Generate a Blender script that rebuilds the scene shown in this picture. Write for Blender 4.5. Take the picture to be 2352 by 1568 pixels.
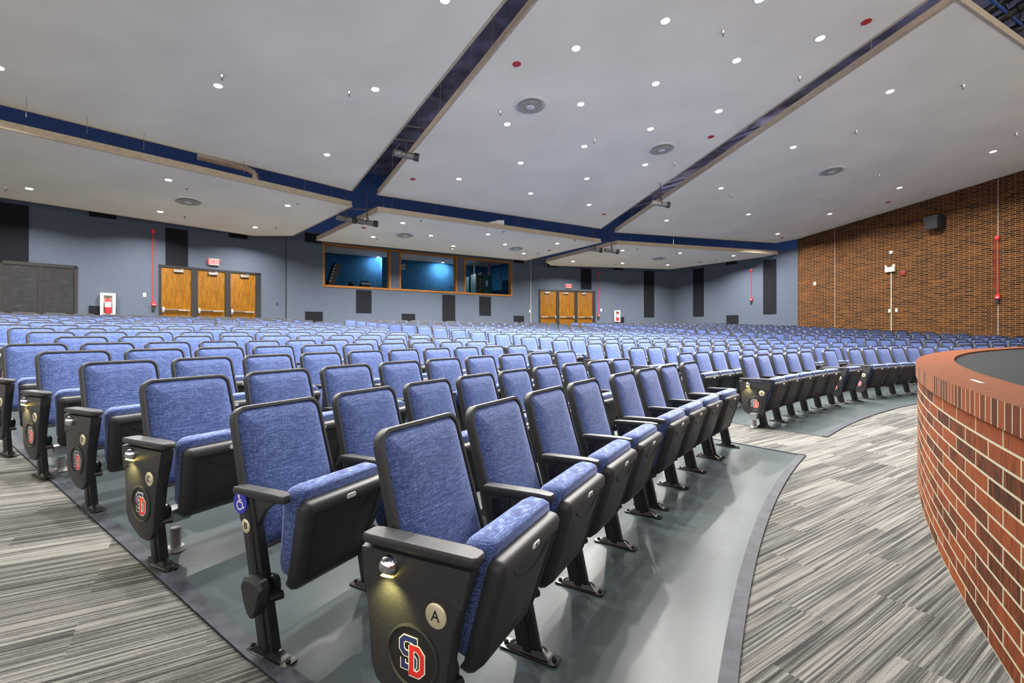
import bpy, bmesh, math, random
from mathutils import Vector, Matrix
PI = math.pi
SC = bpy.context.scene
for o in list(bpy.data.objects): bpy.data.objects.remove(o)
COL = SC.collection
random.seed(4)
# ---------------------------------------------------------------- camera, world, exposure
F, HOR, H, CXP = 1080.0, 762.5, 1.257, 1176.0      # focal length and horizon in pixels of a 2352 x 1568 frame, eye height
cd = bpy.data.cameras.new('camera'); cam = bpy.data.objects.new('camera', cd); COL.objects.link(cam)
cam.location = (0, 0, H); cam.rotation_euler = (PI/2, 0, 0)
cd.sensor_width = 36; cd.lens = 36*F/2352; cd.shift_y = -(784-HOR)/2352; cd.clip_start = .05; cd.clip_end = 200
SC.camera = cam
w = bpy.data.worlds.new('world'); SC.world = w; w.use_nodes = True
w.node_tree.nodes['Background'].inputs[0].default_value = (1, .945, .86, 1)
w.node_tree.nodes['Background'].inputs[1].default_value = 1.35
SC.view_settings.view_transform = 'Standard'; SC.view_settings.look = 'None'
SC.view_settings.gamma = 1; SC.view_settings.use_curve_mapping = False
SC.view_settings.exposure = 0.70
SC.cycles.use_denoising = True
SC.cycles.max_bounces = 7; SC.cycles.diffuse_bounces = 5; SC.cycles.glossy_bounces = 3
SC.cycles.sample_clamp_indirect = 6
LAMP_W = 190.0         # power of one downlight

# ---------------------------------------------------------------- materials
def lin(c):
    def f(v):
        v /= 255
        return v/12.92 if v <= .04045 else ((v+.055)/1.055)**2.4
    return (f(c[0]), f(c[1]), f(c[2]), 1)
class NT:
    def __init__(s, name, rough=.6, metal=0, spec=.5):
        s.m = bpy.data.materials.new(name); s.m.use_nodes = True; s.n = s.m.node_tree.nodes; s.l = s.m.node_tree.links
        s.b = s.n['Principled BSDF']; s.b.inputs['Roughness'].default_value = rough
        s.b.inputs['Metallic'].default_value = metal; s.b.inputs['Specular IOR Level'].default_value = spec
    def N(s, t, **k):
        n = s.n.new(t)
        for a, v in k.items():
            if a in n.inputs.keys(): n.inputs[a].default_value = v
            else: setattr(n, a, v)
        return n
    def L(s, a, b): s.l.new(a, b)
    def coord(s, scale=(1, 1, 1), rot=(0, 0, 0), kind='Object', loc=(0, 0, 0)):
        t = s.N('ShaderNodeTexCoord'); m = s.N('ShaderNodeMapping')
        m.inputs['Scale'].default_value = scale; m.inputs['Rotation'].default_value = rot; m.inputs['Location'].default_value = loc
        s.L(t.outputs[kind], m.inputs[0]); return m.outputs[0]
    def noise(s, co, scale=5, detail=3, rough=.5):
        n = s.N('ShaderNodeTexNoise'); n.inputs['Scale'].default_value = scale; n.inputs['Detail'].default_value = detail
        n.inputs['Roughness'].default_value = rough; s.L(co, n.inputs['Vector']); return n.outputs['Fac']
    def ramp(s, fac, stops, interp='LINEAR'):
        r = s.N('ShaderNodeValToRGB'); e = r.color_ramp.elements; r.color_ramp.interpolation = interp
        while len(e) < len(stops): e.new(.5)
        for i, (p, c) in enumerate(stops): e[i].position = p; e[i].color = lin(c)
        s.L(fac, r.inputs[0]); return r.outputs[0]
    def mix(s, fac, a, b, mode='MIX'):
        m = s.N('ShaderNodeMix'); m.data_type = 'RGBA'; m.blend_type = mode
        for v, i in ((fac, 0), (a, 6), (b, 7)):
            if hasattr(v, 'links') or isinstance(v, bpy.types.NodeSocket): s.L(v, m.inputs[i])
            elif i == 0: m.inputs[0].default_value = v
            else: m.inputs[i].default_value = lin(v)
        return m.outputs[2]
    def math(s, op, a, b=0):
        m = s.N('ShaderNodeMath'); m.operation = op
        for i, v in enumerate((a, b)):
            if isinstance(v, bpy.types.NodeSocket): s.L(v, m.inputs[i])
            else: m.inputs[i].default_value = v
        return m.outputs[0]
    def color(s, c):
        if isinstance(c, bpy.types.NodeSocket): s.L(c, s.b.inputs['Base Color'])
        else: s.b.inputs['Base Color'].default_value = lin(c)
        return s
    def bump(s, h, strength=.3, dist=.01):
        b = s.N('ShaderNodeBump'); b.inputs['Strength'].default_value = strength; b.inputs['Distance'].default_value = dist
        s.L(h, b.inputs['Height']); s.L(b.outputs[0], s.b.inputs['Normal']); return s
def plain(name, c, rough=.6, metal=0, var=.06, spec=.5, scale=12):
    t = NT(name, rough, metal, spec)
    n = t.noise(t.coord(), scale, 3)
    k = tuple(max(0, v*(1-var*1.5)) for v in c); h = tuple(min(255, v*(1+var)) for v in c)
    return t.color(t.ramp(n, [(.3, k), (.7, h)])).m
def emit(name, c, s):
    t = NT(name); t.color(c); t.b.inputs['Emission Color'].default_value = lin(c); t.b.inputs['Emission Strength'].default_value = s
    return t.m
M = {}
def mk_fabric():
    t = NT('blue_fabric', .85, 0, .3)
    a = t.noise(t.coord((5, 5, 190)), 4, 3, .75); b = t.noise(t.coord((200, 30, 7)), 4, 3, .75)
    c = t.noise(t.coord((1, 1, 1)), 240, 2)
    s = t.math('ADD', t.math('MULTIPLY', a, .5), t.math('MULTIPLY', b, .35)); s = t.math('ADD', s, t.math('MULTIPLY', c, .15))
    t.color(t.ramp(s, [(.38, (16, 26, 64)), (.5, (43, 61, 112)), (.62, (124, 142, 188))]))
    t.b.inputs['Sheen Weight'].default_value = .35; t.b.inputs['Sheen Roughness'].default_value = .4
    t.b.inputs['Sheen Tint'].default_value = lin((192, 202, 245))
    t.bump(s, .25, .004); return t.m
M['fabric'] = mk_fabric()
def mk_black():
    t = NT('black_plastic', .46, 0, .3)
    n = t.noise(t.coord(), 420, 2)
    t.color(t.ramp(n, [(.3, (31, 31, 33)), (.75, (54, 54, 57))])); t.bump(n, .2, .002); return t.m
M['black'] = mk_black()
M['black_metal'] = plain('black_metal', (30, 30, 34), .32, .3)
M['plate'] = plain('cast_foot', (38, 37, 38), .25, .6)
def mk_carpet():
    t = NT('striped_carpet', .95, 0, .15)
    rot = math.radians(-33)
    mp = t.coord((1, 1, 1), (0, 0, rot))
    br = t.N('ShaderNodeTexBrick'); br.inputs['Scale'].default_value = 1; br.inputs['Mortar Size'].default_value = 0
    br.inputs['Brick Width'].default_value = .9; br.inputs['Row Height'].default_value = .24
    br.inputs['Color1'].default_value = (0, 0, 0, 1); br.inputs['Color2'].default_value = (1, 1, 1, 1)
    t.L(mp, br.inputs[0])
    sep = t.N('ShaderNodeSeparateXYZ'); t.L(mp, sep.inputs[0])
    cmb = t.N('ShaderNodeCombineXYZ')
    off = t.math('MULTIPLY', br.outputs['Color'], 37.0)
    t.L(t.math('MULTIPLY', sep.outputs[0], .9), cmb.inputs[0]); t.L(t.math('MULTIPLY', sep.outputs[1], 78), cmb.inputs[1]); t.L(off, cmb.inputs[2])
    n = t.noise(cmb.outputs[0], 1.0, 3, .65)
    fine = t.noise(t.coord((30, 420, 1), (0, 0, rot)), 1, 1)
    grain = t.noise(t.coord(), 300, 2)
    s = t.math('ADD', n, t.math('MULTIPLY', t.math('SUBTRACT', fine, .5), .16)); s = t.math('ADD', s, t.math('MULTIPLY', t.math('SUBTRACT', grain, .5), .22))
    s = t.math('ADD', s, t.math('MULTIPLY', t.math('SUBTRACT', br.outputs['Color'], .5), .10))
    t.color(t.ramp(s, [(.36, (34, 34, 34)), (.43, (50, 50, 49)), (.5, (70, 69, 67)), (.62, (101, 99, 95))]))
    t.bump(grain, .4, .006); return t.m
M['carpet'] = mk_carpet()
def mk_concrete():
    t = NT('sealed_floor', .3, 0, .08)
    n = t.noise(t.coord(), 1.1, 2, .5); sc = t.noise(t.coord((1, 1, 1), (0, 0, .9)), 1.5, 2, .5)
    t.color(t.ramp(n, [(.3, (50, 56, 58)), (.7, (58, 65, 68))]))
    r = t.N('ShaderNodeMapRange'); r.inputs['From Min'].default_value = .3; r.inputs['From Max'].default_value = .8
    r.inputs['To Min'].default_value = .27; r.inputs['To Max'].default_value = .28; t.L(sc, r.inputs[0]); t.L(r.outputs[0], t.b.inputs['Roughness']); return t.m
M['concrete'] = mk_concrete()
M['vinyl'] = plain('vinyl_edge', (42, 44, 52), .6, 0, .2, .12)
def mk_brick(name, stage):
    t = NT(name, .9, 0, .08)
    br = t.N('ShaderNodeTexBrick'); uv = t.N('ShaderNodeUVMap'); t.L(uv.outputs[0], br.inputs[0])
    br.inputs['Scale'].default_value = 1; br.inputs['Brick Width'].default_value = .326
    br.inputs['Row Height'].default_value = .0745 if stage else .0724
    br.inputs['Mortar Size'].default_value = .0062 if stage else .0068; br.inputs['Mortar Smooth'].default_value = .25
    br.inputs['Bias'].default_value = 0; br.offset = .5
    br.inputs['Color1'].default_value = (0, 0, 0, 1); br.inputs['Color2'].default_value = (1, 1, 1, 1); br.inputs['Mortar'].default_value = (.5, .5, .5, 1)
    g = t.noise(t.coord(), 2.2 if not stage else 7, 3); g2 = t.noise(t.coord((1, 1, .14 if stage else .35)), 60, 4, .75)
    k_ = (.34, .2, .95) if stage else (.55, .2, .34)
    s = t.math('ADD', t.math('MULTIPLY', br.outputs['Color'], k_[0]), t.math('MULTIPLY', g, k_[1])); s = t.math('ADD', s, t.math('MULTIPLY', g2, k_[2]))
    if stage: s = t.math('SUBTRACT', s, .17)
    if stage: c = t.ramp(s, [(.3, (28, 15, 10)), (.43, (56, 28, 12)), (.57, (84, 38, 16)), (.72, (98, 48, 22)), (.86, (88, 50, 13))])
    else: c = t.ramp(s, [(.22, (22, 14, 13)), (.32, (42, 23, 10)), (.52, (58, 31, 12)), (.74, (72, 40, 14)), (.92, (98, 56, 16))])
    c = t.mix(br.outputs['Fac'], c, (132, 126, 108) if stage else (142, 116, 88))
    t.color(c)
    inv = t.math('SUBTRACT', 1, br.outputs['Fac']); t.bump(t.math('ADD', inv, t.math('MULTIPLY', g2, .3)), .5, .006); return t.m
M['brick'] = mk_brick('brown_brick', False); M['brick_stage'] = mk_brick('terracotta_brick', True)
def mk_rowlock():
    t = NT('rowlock_brick', .9, 0, .08)
    uv = t.N('ShaderNodeUVMap'); sep = t.N('ShaderNodeSeparateXYZ'); t.L(uv.outputs[0], sep.inputs[0])
    k = t.math('FRACT', t.math('DIVIDE', sep.outputs[0], .0692)); fl = t.math('FLOOR', t.math('DIVIDE', sep.outputs[0], .0692))
    wn = t.N('ShaderNodeTexWhiteNoise'); wn.noise_dimensions = '1D'; t.L(fl, wn.inputs['W'])
    mort = t.math('LESS_THAN', k, .11)
    g2 = t.noise(t.coord((1, 1, .35)), 60, 4, .7)
    s = t.math('ADD', t.math('MULTIPLY', wn.outputs['Value'], .6), t.math('MULTIPLY', g2, .45))
    c = t.ramp(s, [(.2, (44, 22, 12)), (.4, (70, 33, 16)), (.6, (90, 43, 20)), (.9, (106, 54, 27))])
    geo = t.N('ShaderNodeNewGeometry'); sg = t.N('ShaderNodeSeparateXYZ'); t.L(geo.outputs['Normal'], sg.inputs[0])
    up = t.math('GREATER_THAN', sg.outputs[2], .7)
    c2 = t.mix(t.math('MULTIPLY', mort, .35), t.ramp(t.noise(t.coord((1, 1, 1)), 26, 4), [(.3, (66, 30, 10)), (.7, (86, 44, 17))]), (96, 62, 42))
    c1 = t.mix(mort, c, (132, 126, 108))
    t.color(t.mix(up, c1, c2)); t.bump(g2, .3, .004); return t.m
M['rowlock'] = mk_rowlock()
def mk_wallfab(name, a, b, sc=48):
    t = NT(name, .95, 0, .1); n = t.noise(t.coord(), sc, 4, .75)
    t.color(t.ramp(n, [(.35, a), (.65, b)])); t.bump(n, .2, .01); return t.m
M['wall'] = mk_wallfab('grey_blue_wall_fabric', (66, 73, 86), (87, 95, 109))
M['acoustic'] = mk_wallfab('charcoal_fabric', (22, 23, 27), (30, 31, 36), 30)
M['blue_paint'] = plain('blue_paint', (30, 68, 132), .7)
M['deck'] = plain('dark_blue_deck', (112, 116, 156), .8, 0, .2, .3, 1.5)
M['booth_wall'] = mk_wallfab('booth_blue_fabric', (24, 66, 104), (40, 92, 136), 14)
M['ceil'] = plain('ceiling_white', (248, 241, 222), .9, 0, .02, .2, .6)
M['trim'] = plain('ceiling_edge_beige', (188, 172, 148), .7, 0, .05)
M['grid_ceiling'] = None
def mk_tiles():
    t = NT('lay_in_tiles', .9); br = t.N('ShaderNodeTexBrick'); t.L(t.coord(rot=(0, 0, math.radians(34.5))), br.inputs[0])
    br.inputs['Scale'].default_value = 1; br.inputs['Brick Width'].default_value = 1.22; br.inputs['Row Height'].default_value = .61; br.offset = 0
    br.inputs['Mortar Size'].default_value = .012
    t.color(t.mix(br.outputs['Fac'], (176, 176, 184), (110, 110, 120))); return t.m
M['tiles'] = mk_tiles()
def mk_oak(name, a, b):
    t = NT(name, .5, 0, .2); n = t.noise(t.coord((1, 1, .12), (0, 0, 0)), 26, 4, .65); n2 = t.noise(t.coord((1, 1, .3)), 60, 2)
    t.color(t.ramp(t.math('ADD', t.math('MULTIPLY', n, .8), t.math('MULTIPLY', n2, .2)), [(.35, a), (.62, b)])); return t.m
M['oak'] = mk_oak('oak_veneer', (84, 50, 2), (122, 80, 4)); M['oak_frame'] = mk_oak('oak_trim', (116, 70, 24), (154, 102, 44))
M['frame_black'] = plain('black_frame', (24, 22, 24), .4)
M['steel'] = plain('brushed_steel', (182, 184, 188), .3, .85)
M['white'] = plain('white_paint', (224, 224, 218), .5, 0, .03)
M['offwhite'] = plain('ivory_plastic', (216, 210, 180), .5, 0, .03)
M['red'] = plain('red_paint', (206, 22, 30), .4, 0, .05)
M['redmat'] = plain('red_cover', (188, 40, 38), .5)
M['chrome'] = plain('chrome', (200, 200, 204), .15, 1, .02)
M['grey_metal'] = plain('grey_metal', (122, 118, 118), .45, .3)
M['dark_metal'] = plain('dark_metal', (62, 60, 62), .45, .4)
M['vent'] = plain('vent_grey', (168, 166, 152), .6, 0, .1)
M['teal'] = plain('teal_rack', (6, 66, 78), .5)
M['dark'] = plain('near_black', (14, 14, 18), .5)
M['stage_floor'] = plain('stage_black_floor', (15, 17, 21), .8, 0, .2, .06, 60)
M['brass'] = plain('pale_brass', (214, 206, 176), .3, .6, .04)
M['navy'] = plain('navy_enamel', (30, 42, 92), .5, 0, .03); M['logo_red'] = plain('red_enamel', (196, 34, 34), .5, 0, .03)
M['logo_white'] = plain('white_enamel', (228, 222, 212), .5, 0, .03); M['badge'] = plain('badge_blue', (42, 48, 168), .4, 0, .04)
M['lamp'] = emit('lamp_white', (255, 252, 244), 14)
M['lamp_warm'] = emit('lamp_warm', (255, 214, 160), 12)
M['amber'] = emit('aisle_lamp', (255, 226, 90), 14)
M['exit'] = emit('exit_red', (255, 24, 40), 1.3); M['exit_face'] = emit('exit_face', (190, 120, 120), .12)
def mk_glass():
    t = NT('window_glass', .02); t.b.inputs['Transmission Weight'].default_value = 1; t.b.inputs['IOR'].default_value = 1.02
    t.color((244, 248, 250)); return t.m
M['glass'] = mk_glass()

# ---------------------------------------------------------------- mesh helpers
class MB:
    def __init__(s): s.v = []; s.f = []; s.mi = []; s.cur = 0; s.T = None
    def add(s, vs, fs):
        b = len(s.v)
        for p in vs:
            p = Vector(p); s.v.append(s.T @ p if s.T else p)
        for f in fs: s.f.append([b+i for i in f]); s.mi.append(s.cur)
        return s
    def box(s, c, d, rz=0, R=None):
        x, y, z = d[0]/2, d[1]/2, d[2]/2; m = R if R else Matrix.Rotation(rz, 3, 'Z')
        vs = [Vector(c)+m @ Vector((i*x, j*y, k*z)) for i in (-1, 1) for j in (-1, 1) for k in (-1, 1)]
        return s.add(vs, [(0, 1, 3, 2), (4, 6, 7, 5), (0, 4, 5, 1), (2, 3, 7, 6), (0, 2, 6, 4), (1, 5, 7, 3)])
    def prism(s, prof, x0, x1):
        """profile of (y,z) points extruded along x"""
        n = len(prof); vs = [(x0, p[0], p[1]) for p in prof]+[(x1, p[0], p[1]) for p in prof]
        return s.add(vs, [list(range(n))[::-1], list(range(n, 2*n))]+[(i, (i+1) % n, n+(i+1) % n, n+i) for i in range(n)])
    def slab(s, poly, z0, z1):
        """plan polygon extruded in z"""
        n = len(poly); vs = [(p[0], p[1], z0) for p in poly]+[(p[0], p[1], z1) for p in poly]
        return s.add(vs, [list(range(n))[::-1], list(range(n, 2*n))]+[(i, (i+1) % n, n+(i+1) % n, n+i) for i in range(n)])
    def lathe(s, prof, c=(0, 0, 0), ax=None, n=20):
        """prof (r,h) turned about an axis"""
        ax = Vector(ax or (0, 0, 1)).normalized(); q = ax.to_track_quat('Z', 'Y').to_matrix(); vs = []; fs = []
        for r, h in prof:
            for i in range(n):
                a = 2*PI*i/n; vs.append(Vector(c)+q @ Vector((r*math.cos(a), r*math.sin(a), h)))
        for j in range(len(prof)-1):
            for i in range(n): fs.append((j*n+i, j*n+(i+1) % n, (j+1)*n+(i+1) % n, (j+1)*n+i))
        if prof[0][0] > 1e-6: fs.append(list(range(n))[::-1])
        if prof[-1][0] > 1e-6: fs.append([(len(prof)-1)*n+i for i in range(n)])
        return s.add(vs, fs)
    def cyl(s, a, b, r, n=14, r2=None):
        a = Vector(a); b = Vector(b); L = (b-a).length
        return s.lathe([(r, 0), (r if r2 is None else r2, L)], a, b-a, n)
    def tube(s, pts, r, n=8):
        for i in range(len(pts)-1): s.cyl(pts[i], pts[i+1], r, n)
        return s
    def rings(s, rs, cap0=True, cap1=True):
        n = len(rs[0]); vs = [p for r in rs for p in r]; fs = []
        for j in range(len(rs)-1):
            for i in range(n): fs.append((j*n+i, j*n+(i+1) % n, (j+1)*n+(i+1) % n, (j+1)*n+i))
        if cap0: fs.append(list(range(n))[::-1])
        if cap1: fs.append([(len(rs)-1)*n+i for i in range(n)])
        return s.add(vs, fs)
    def mesh(s, name, mats, bevel=0, seg=2, smooth=35):
        me = bpy.data.meshes.new(name); me.from_pydata([tuple(v) for v in s.v], [], s.f)
        for m in (mats if isinstance(mats, (list, tuple)) else [mats]): me.materials.append(m)
        for p, i in zip(me.polygons, s.mi): p.material_index = i
        bm = bmesh.new(); bm.from_mesh(me); bmesh.ops.remove_doubles(bm, verts=bm.verts, dist=1e-5)
        bmesh.ops.recalc_face_normals(bm, faces=bm.faces)
        if bevel:
            es = [e for e in bm.edges if e.is_manifold and e.calc_face_angle(0) > .45]
            bmesh.ops.bevel(bm, geom=es, offset=bevel, segments=seg, affect='EDGES', profile=.6, clamp_overlap=True)
        bm.to_mesh(me); bm.free()
        if smooth:
            for p in me.polygons: p.use_smooth = True
            me.set_sharp_from_angle(angle=math.radians(smooth))
        return me
    def obj(s, name, mats, parent=None, **k):
        return link(name, s.mesh(name, mats, **k), parent)
def link(name, me, parent=None):
    o = bpy.data.objects.new(name, me); COL.objects.link(o)
    if parent: o.parent = parent
    return o
def tag(o, label=None, cat=None, group=None, kind=None):
    if label: o['label'] = label
    if cat: o['category'] = cat
    if group: o['group'] = group
    if kind: o['kind'] = kind
    return o
def thing(name, label, cat, loc=(0, 0, 0), rz=0, group=None):
    o = bpy.data.objects.new(name, None); COL.objects.link(o); o.location = loc; o.rotation_euler = (0, 0, rz); o.empty_display_size = .1
    return tag(o, label, cat, group)
def text_mesh(s, size, m, name='letter'):
    cu = bpy.data.curves.new(name, 'FONT'); cu.body = s; cu.size = size; cu.align_x = 'CENTER'; cu.align_y = 'CENTER'; cu.extrude = .0008; cu.resolution_u = 4
    o = bpy.data.objects.new(name, cu); COL.objects.link(o)
    dg = bpy.context.evaluated_depsgraph_get(); me = bpy.data.meshes.new_from_object(o.evaluated_get(dg)); me.name = name
    bpy.data.objects.remove(o); bpy.data.curves.remove(cu)
    me.materials.clear(); me.materials.append(m); return me
ORD = 'first second third fourth fifth sixth seventh eighth ninth tenth eleventh twelfth thirteenth fourteenth fifteenth sixteenth seventeenth eighteenth nineteenth twentieth'.split()
def ordn(i):
    if i < 20: return ORD[i]
    return 'twenty-'+ORD[i-20] if i < 29 else 'thirtieth'

# ---------------------------------------------------------------- plan of the hall (metres, eye at the origin looking along +Y)
FCX, FCY = 16.300, -6.911          # centre of the curved rows
RA, DR = 18.436, .979              # radius of the front row, spacing of the rows
PITCH = .56
def pol(r, th): return Vector((FCX-r*math.cos(th), FCY+r*math.sin(th), 0))
def zf(r):                          # the floor is flat in front and climbs evenly behind the second row
    return max(0, r-(RA+DR))*.0567
def tho(p): return math.atan2(p[1]-FCY, FCX-p[0])
def rad(p): return math.hypot(p[0]-FCX, p[1]-FCY)
def ray(px, py): return Vector(((px-CXP)/F, 1, (HOR-py)/F))
def at_r(px, r):                    # plan point on a circle about the fan centre in the direction of a column
    a = (px-CXP)/F; A = a*a+1; B = -2*(a*FCX+FCY); Cc = FCX**2+FCY**2-r*r
    Y = (-B+math.sqrt(B*B-4*A*Cc))/2/A; return Vector((a*Y, Y, 0))

# ---------------------------------------------------------------- floor
def polar_mesh(r0, r1, nr, thf0, thf1, nt, dz=0, rs=None):
    vs = []; fs = []; rr = rs or [r0+(r1-r0)*i/nr for i in range(nr+1)]; nr = len(rr)-1
    for r in rr:
        a, b = thf0(r), thf1(r)
        for j in range(nt+1):
            p = pol(r, a+(b-a)*j/nt); vs.append((p.x, p.y, zf(r)+dz))
    for i in range(nr):
        for j in range(nt): k = i*(nt+1)+j; fs.append((k, k+1, k+nt+2, k+nt+1))
    return vs, fs
mb = MB(); mb.add(*polar_mesh(8, 46, 0, lambda r: math.radians(-25), lambda r: math.radians(125), 150, 0, rs=[8, 14, RA+DR]+[RA+DR+k for k in range(1, 28)]))
o = mb.obj('floor', M['carpet'], smooth=0); tag(o, kind='structure')
# block outlines: left and right limits of each seating block as lines in plan
def line_th(p, d):                   # angle where a line meets radius r
    p = Vector((p[0]-FCX, p[1]-FCY)); d = Vector(d).normalized()
    def f(r):
        b = p.dot(d); c = p.dot(p)-r*r; t = -b+math.sqrt(max(0, b*b-c))
        q = p+d*t; return math.atan2(q[1], -q[0])
    return f
L1 = line_th((-1.534, 2.163), (-2.503, 1.744))       # carpet aisle side of the near block
L1i = line_th((-1.534+.03, 2.163+.045), (-2.503, 1.744))
R1 = line_th((2.955, 4.857), (-.598, .628))
S2T = [45.52, 45.82, 46.31, 46.58, 46.87, 47.06, 47.22, 47.31, 47.5, 47.61, 47.78, 47.81, 47.91, 48.02, 48.07, 48.15, 48.11]
S3T = [77.3, 76.3, 75.32, 74.39, 73.5, 72.72, 72.09, 71.41, 70.83, 70.33, 69.71, 69.31, 68.92, 68.52, 68.1, 67.78, 67.43]
def interp(T, r):
    k = (r-RA)/DR; k = max(-1.2, min(len(T)-.001+.3, k)); i = max(0, min(len(T)-2, int(math.floor(k))))
    return math.radians(T[i]+(T[i+1]-T[i])*(k-i))
s2l = lambda r: interp(S2T, r)-.10/r
s1r = lambda r: interp(S2T, r)-1.25/r
s3l = lambda r: interp(S3T, r)-.10/r
s2r = lambda r: interp(S3T, r)-1.42/r
RMAT0, RMAT1 = 17.77, RA+16*DR+.45
s1l_mat = lambda r: L1(r)
# right ends of the far block, row by row
EXS = {16: (1844, 752), 15: (1887, 754), 14: (1935, 757), 13: (1987, 760), 12: (2045, 763), 11: (2108, 766), 10: (2180, 770), 9: (2262, 776), 8: (2348, 781)}
def s3end(n):
    if n in EXS: return tho(at_r(EXS[n][0], RA+n*DR+.326))
    return s3end(8)+math.radians(.0)+(8-n)*(s3end(8)-s3end(10))/2
def s3r(r):
    k = max(0, min(15.999, (r-RA)/DR)); i = int(k); return s3end(i)+(s3end(i+1)-s3end(i))*(k-i)+.1/r
def mat_rs(): return [RMAT0, 18.2, RA+DR]+[RA+DR+k*.75 for k in range(1, 40) if RA+DR+k*.75 < RMAT1]+[RMAT1]
for nm, l, r_ in (('near', s1l_mat, s1r), ('middle', s2l, s2r), ('far', s3l, s3r)):
    mb = MB(); mb.add(*polar_mesh(0, 0, 0, l, r_, 40, .004, rs=mat_rs()))
    o = mb.obj('floor_'+nm+'_block', M['concrete'], smooth=0); tag(o, kind='structure')
def edge_strip(name, f0, f1, r0, r1, n, width_r=0):
    vs, fs = polar_mesh(r0, r1, n, f0, f1, 2 if not width_r else 60, .008); mb = MB(); mb.add(vs, fs)
    b = len(mb.v)
    o = mb.obj(name, M['vinyl'], smooth=0)
    so = o.modifiers.new('thick', 'SOLIDIFY'); so.thickness = .006; so.offset = 0
    return tag(o, kind='structure')
edge_strip('trim_1', lambda r: L1(r), lambda r: L1(r)+.055/r*1.3, RMAT0-.06, RMAT1, 40)
edge_strip('trim_2', s1l_mat, s1r, RMAT0-.055, RMAT0+.008, 1, 1)
edge_strip('trim_3', s2l, s2r, RMAT0-.055, RMAT0+.008, 1, 1)
edge_strip('trim_4', lambda r: s1r(r)-.03/r, lambda r: s1r(r)+.01/r, RMAT0-.055, RMAT1, 40)

# ---------------------------------------------------------------- walls
class Wall:
    """a vertical wall through p with horizontal direction of bearing b degrees; n points into the hall"""
    def __init__(s, p, b, nsign):
        s.p = Vector((p[0], p[1])); s.d = Vector((math.sin(math.radians(b)), math.cos(math.radians(b))))
        s.n = Vector((s.d.y, -s.d.x))*nsign; s.rz = math.atan2(s.d.y, s.d.x)
    def u(s, px):                    # distance along the wall in the direction of a column of the photograph
        a = (px-CXP)/F; return (a*s.p.y-s.p.x)/(s.d.x-a*s.d.y)
    def z(s, px, py):
        u = s.u(px); return H+(HOR-py)/F*(s.p.y+u*s.d.y)
    def P(s, u, n, z): q = s.p+s.d*u+s.n*n; return Vector((q.x, q.y, z))
    def loc(s, u, z, n=0): return s.P(u, n, z)
    def box(s, mb, u0, u1, n0, n1, z0, z1):
        return mb.box(s.P((u0+u1)/2, (n0+n1)/2, (z0+z1)/2), (abs(u1-u0), abs(n1-n0), abs(z1-z0)), s.rz)
    def rz_in(s): return math.atan2(s.n.y, s.n.x)+PI/2      # local +x along the wall, local -y into the hall
WL = Wall((-12.5, 16.7), 41.8, 1)
cL = WL.P(WL.u(657), 0, 0)
WB = Wall((cL.x, cL.y), 55.5, 1)
cB = WB.P(WB.u(1228), 0, 0)
W3 = Wall((cB.x, cB.y), 73, 1)
c3 = W3.P(W3.u(1547), 0, 0)
W4 = Wall((c3.x, c3.y), 141.7, 1)
c4 = W4.P(W4.u(1832), 0, 0)
WR = Wall((c4.x, c4.y), 160.8, 1)
ZT, ZFAB = 8.7, 5.62
lenL, lenB, len3, len4 = WL.u(657), WB.u(1228), W3.u(1547), W4.u(1832)
def wall(name, W, u0, u1, z0=-.2, holes=None):
    mb = MB()
    if not holes: W.box(mb, u0, u1, -.25, 0, z0, ZFAB)
    else:
        hu0, hu1, hz0, hz1 = holes
        W.box(mb, u0, u1, -.25, 0, z0, hz0); W.box(mb, u0, u1, -.25, 0, hz1, ZFAB)
        W.box(mb, u0, hu0, -.25, 0, hz0, hz1); W.box(mb, hu1, u1, -.25, 0, hz0, hz1)
    o = mb.obj(name, M['wall'], smooth=0); tag(o, kind='structure')
    mb = MB(); W.box(mb, u0, u1, -.25, -.01, ZFAB, ZT); o = mb.obj(name+'_upper', M['blue_paint'], smooth=0); tag(o, kind='structure')
wall('wall_left', WL, -14, lenL)
# booth opening
BZ0 = WB.z(950, 669); bu0, bu1 = WB.u(741), WB.u(1176.5); BZT = (WB.z(742, 560)+WB.z(1175, 599))/2
wall('wall_rear', WB, 0, lenB, holes=(bu0+.06, bu1-.06, BZ0+.06, BZT-.06))
wall('wall_rear_right', W3, 0, len3)
wall('wall_far', W4, 0, len4)
# brick wall with its own running bond
def uvwall(name, W, u0, u1, z0, z1, m, zoff=0):
    mb = MB(); W.box(mb, u0, u1, -.3, 0, z0, z1); me = mb.mesh(name, m, smooth=0); uv = me.uv_layers.new()
    for p in me.polygons:
        for li in p.loop_indices:
            v = me.vertices[me.loops[li].vertex_index].co; q = Vector((v.x, v.y))-W.p; uv.data[li].uv = (q.dot(W.d), v.z+zoff)
    return tag(link(name, me), kind='structure')
uvwall('wall_right', WR, 0, 16, -.2, ZT, M['brick'])

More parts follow.
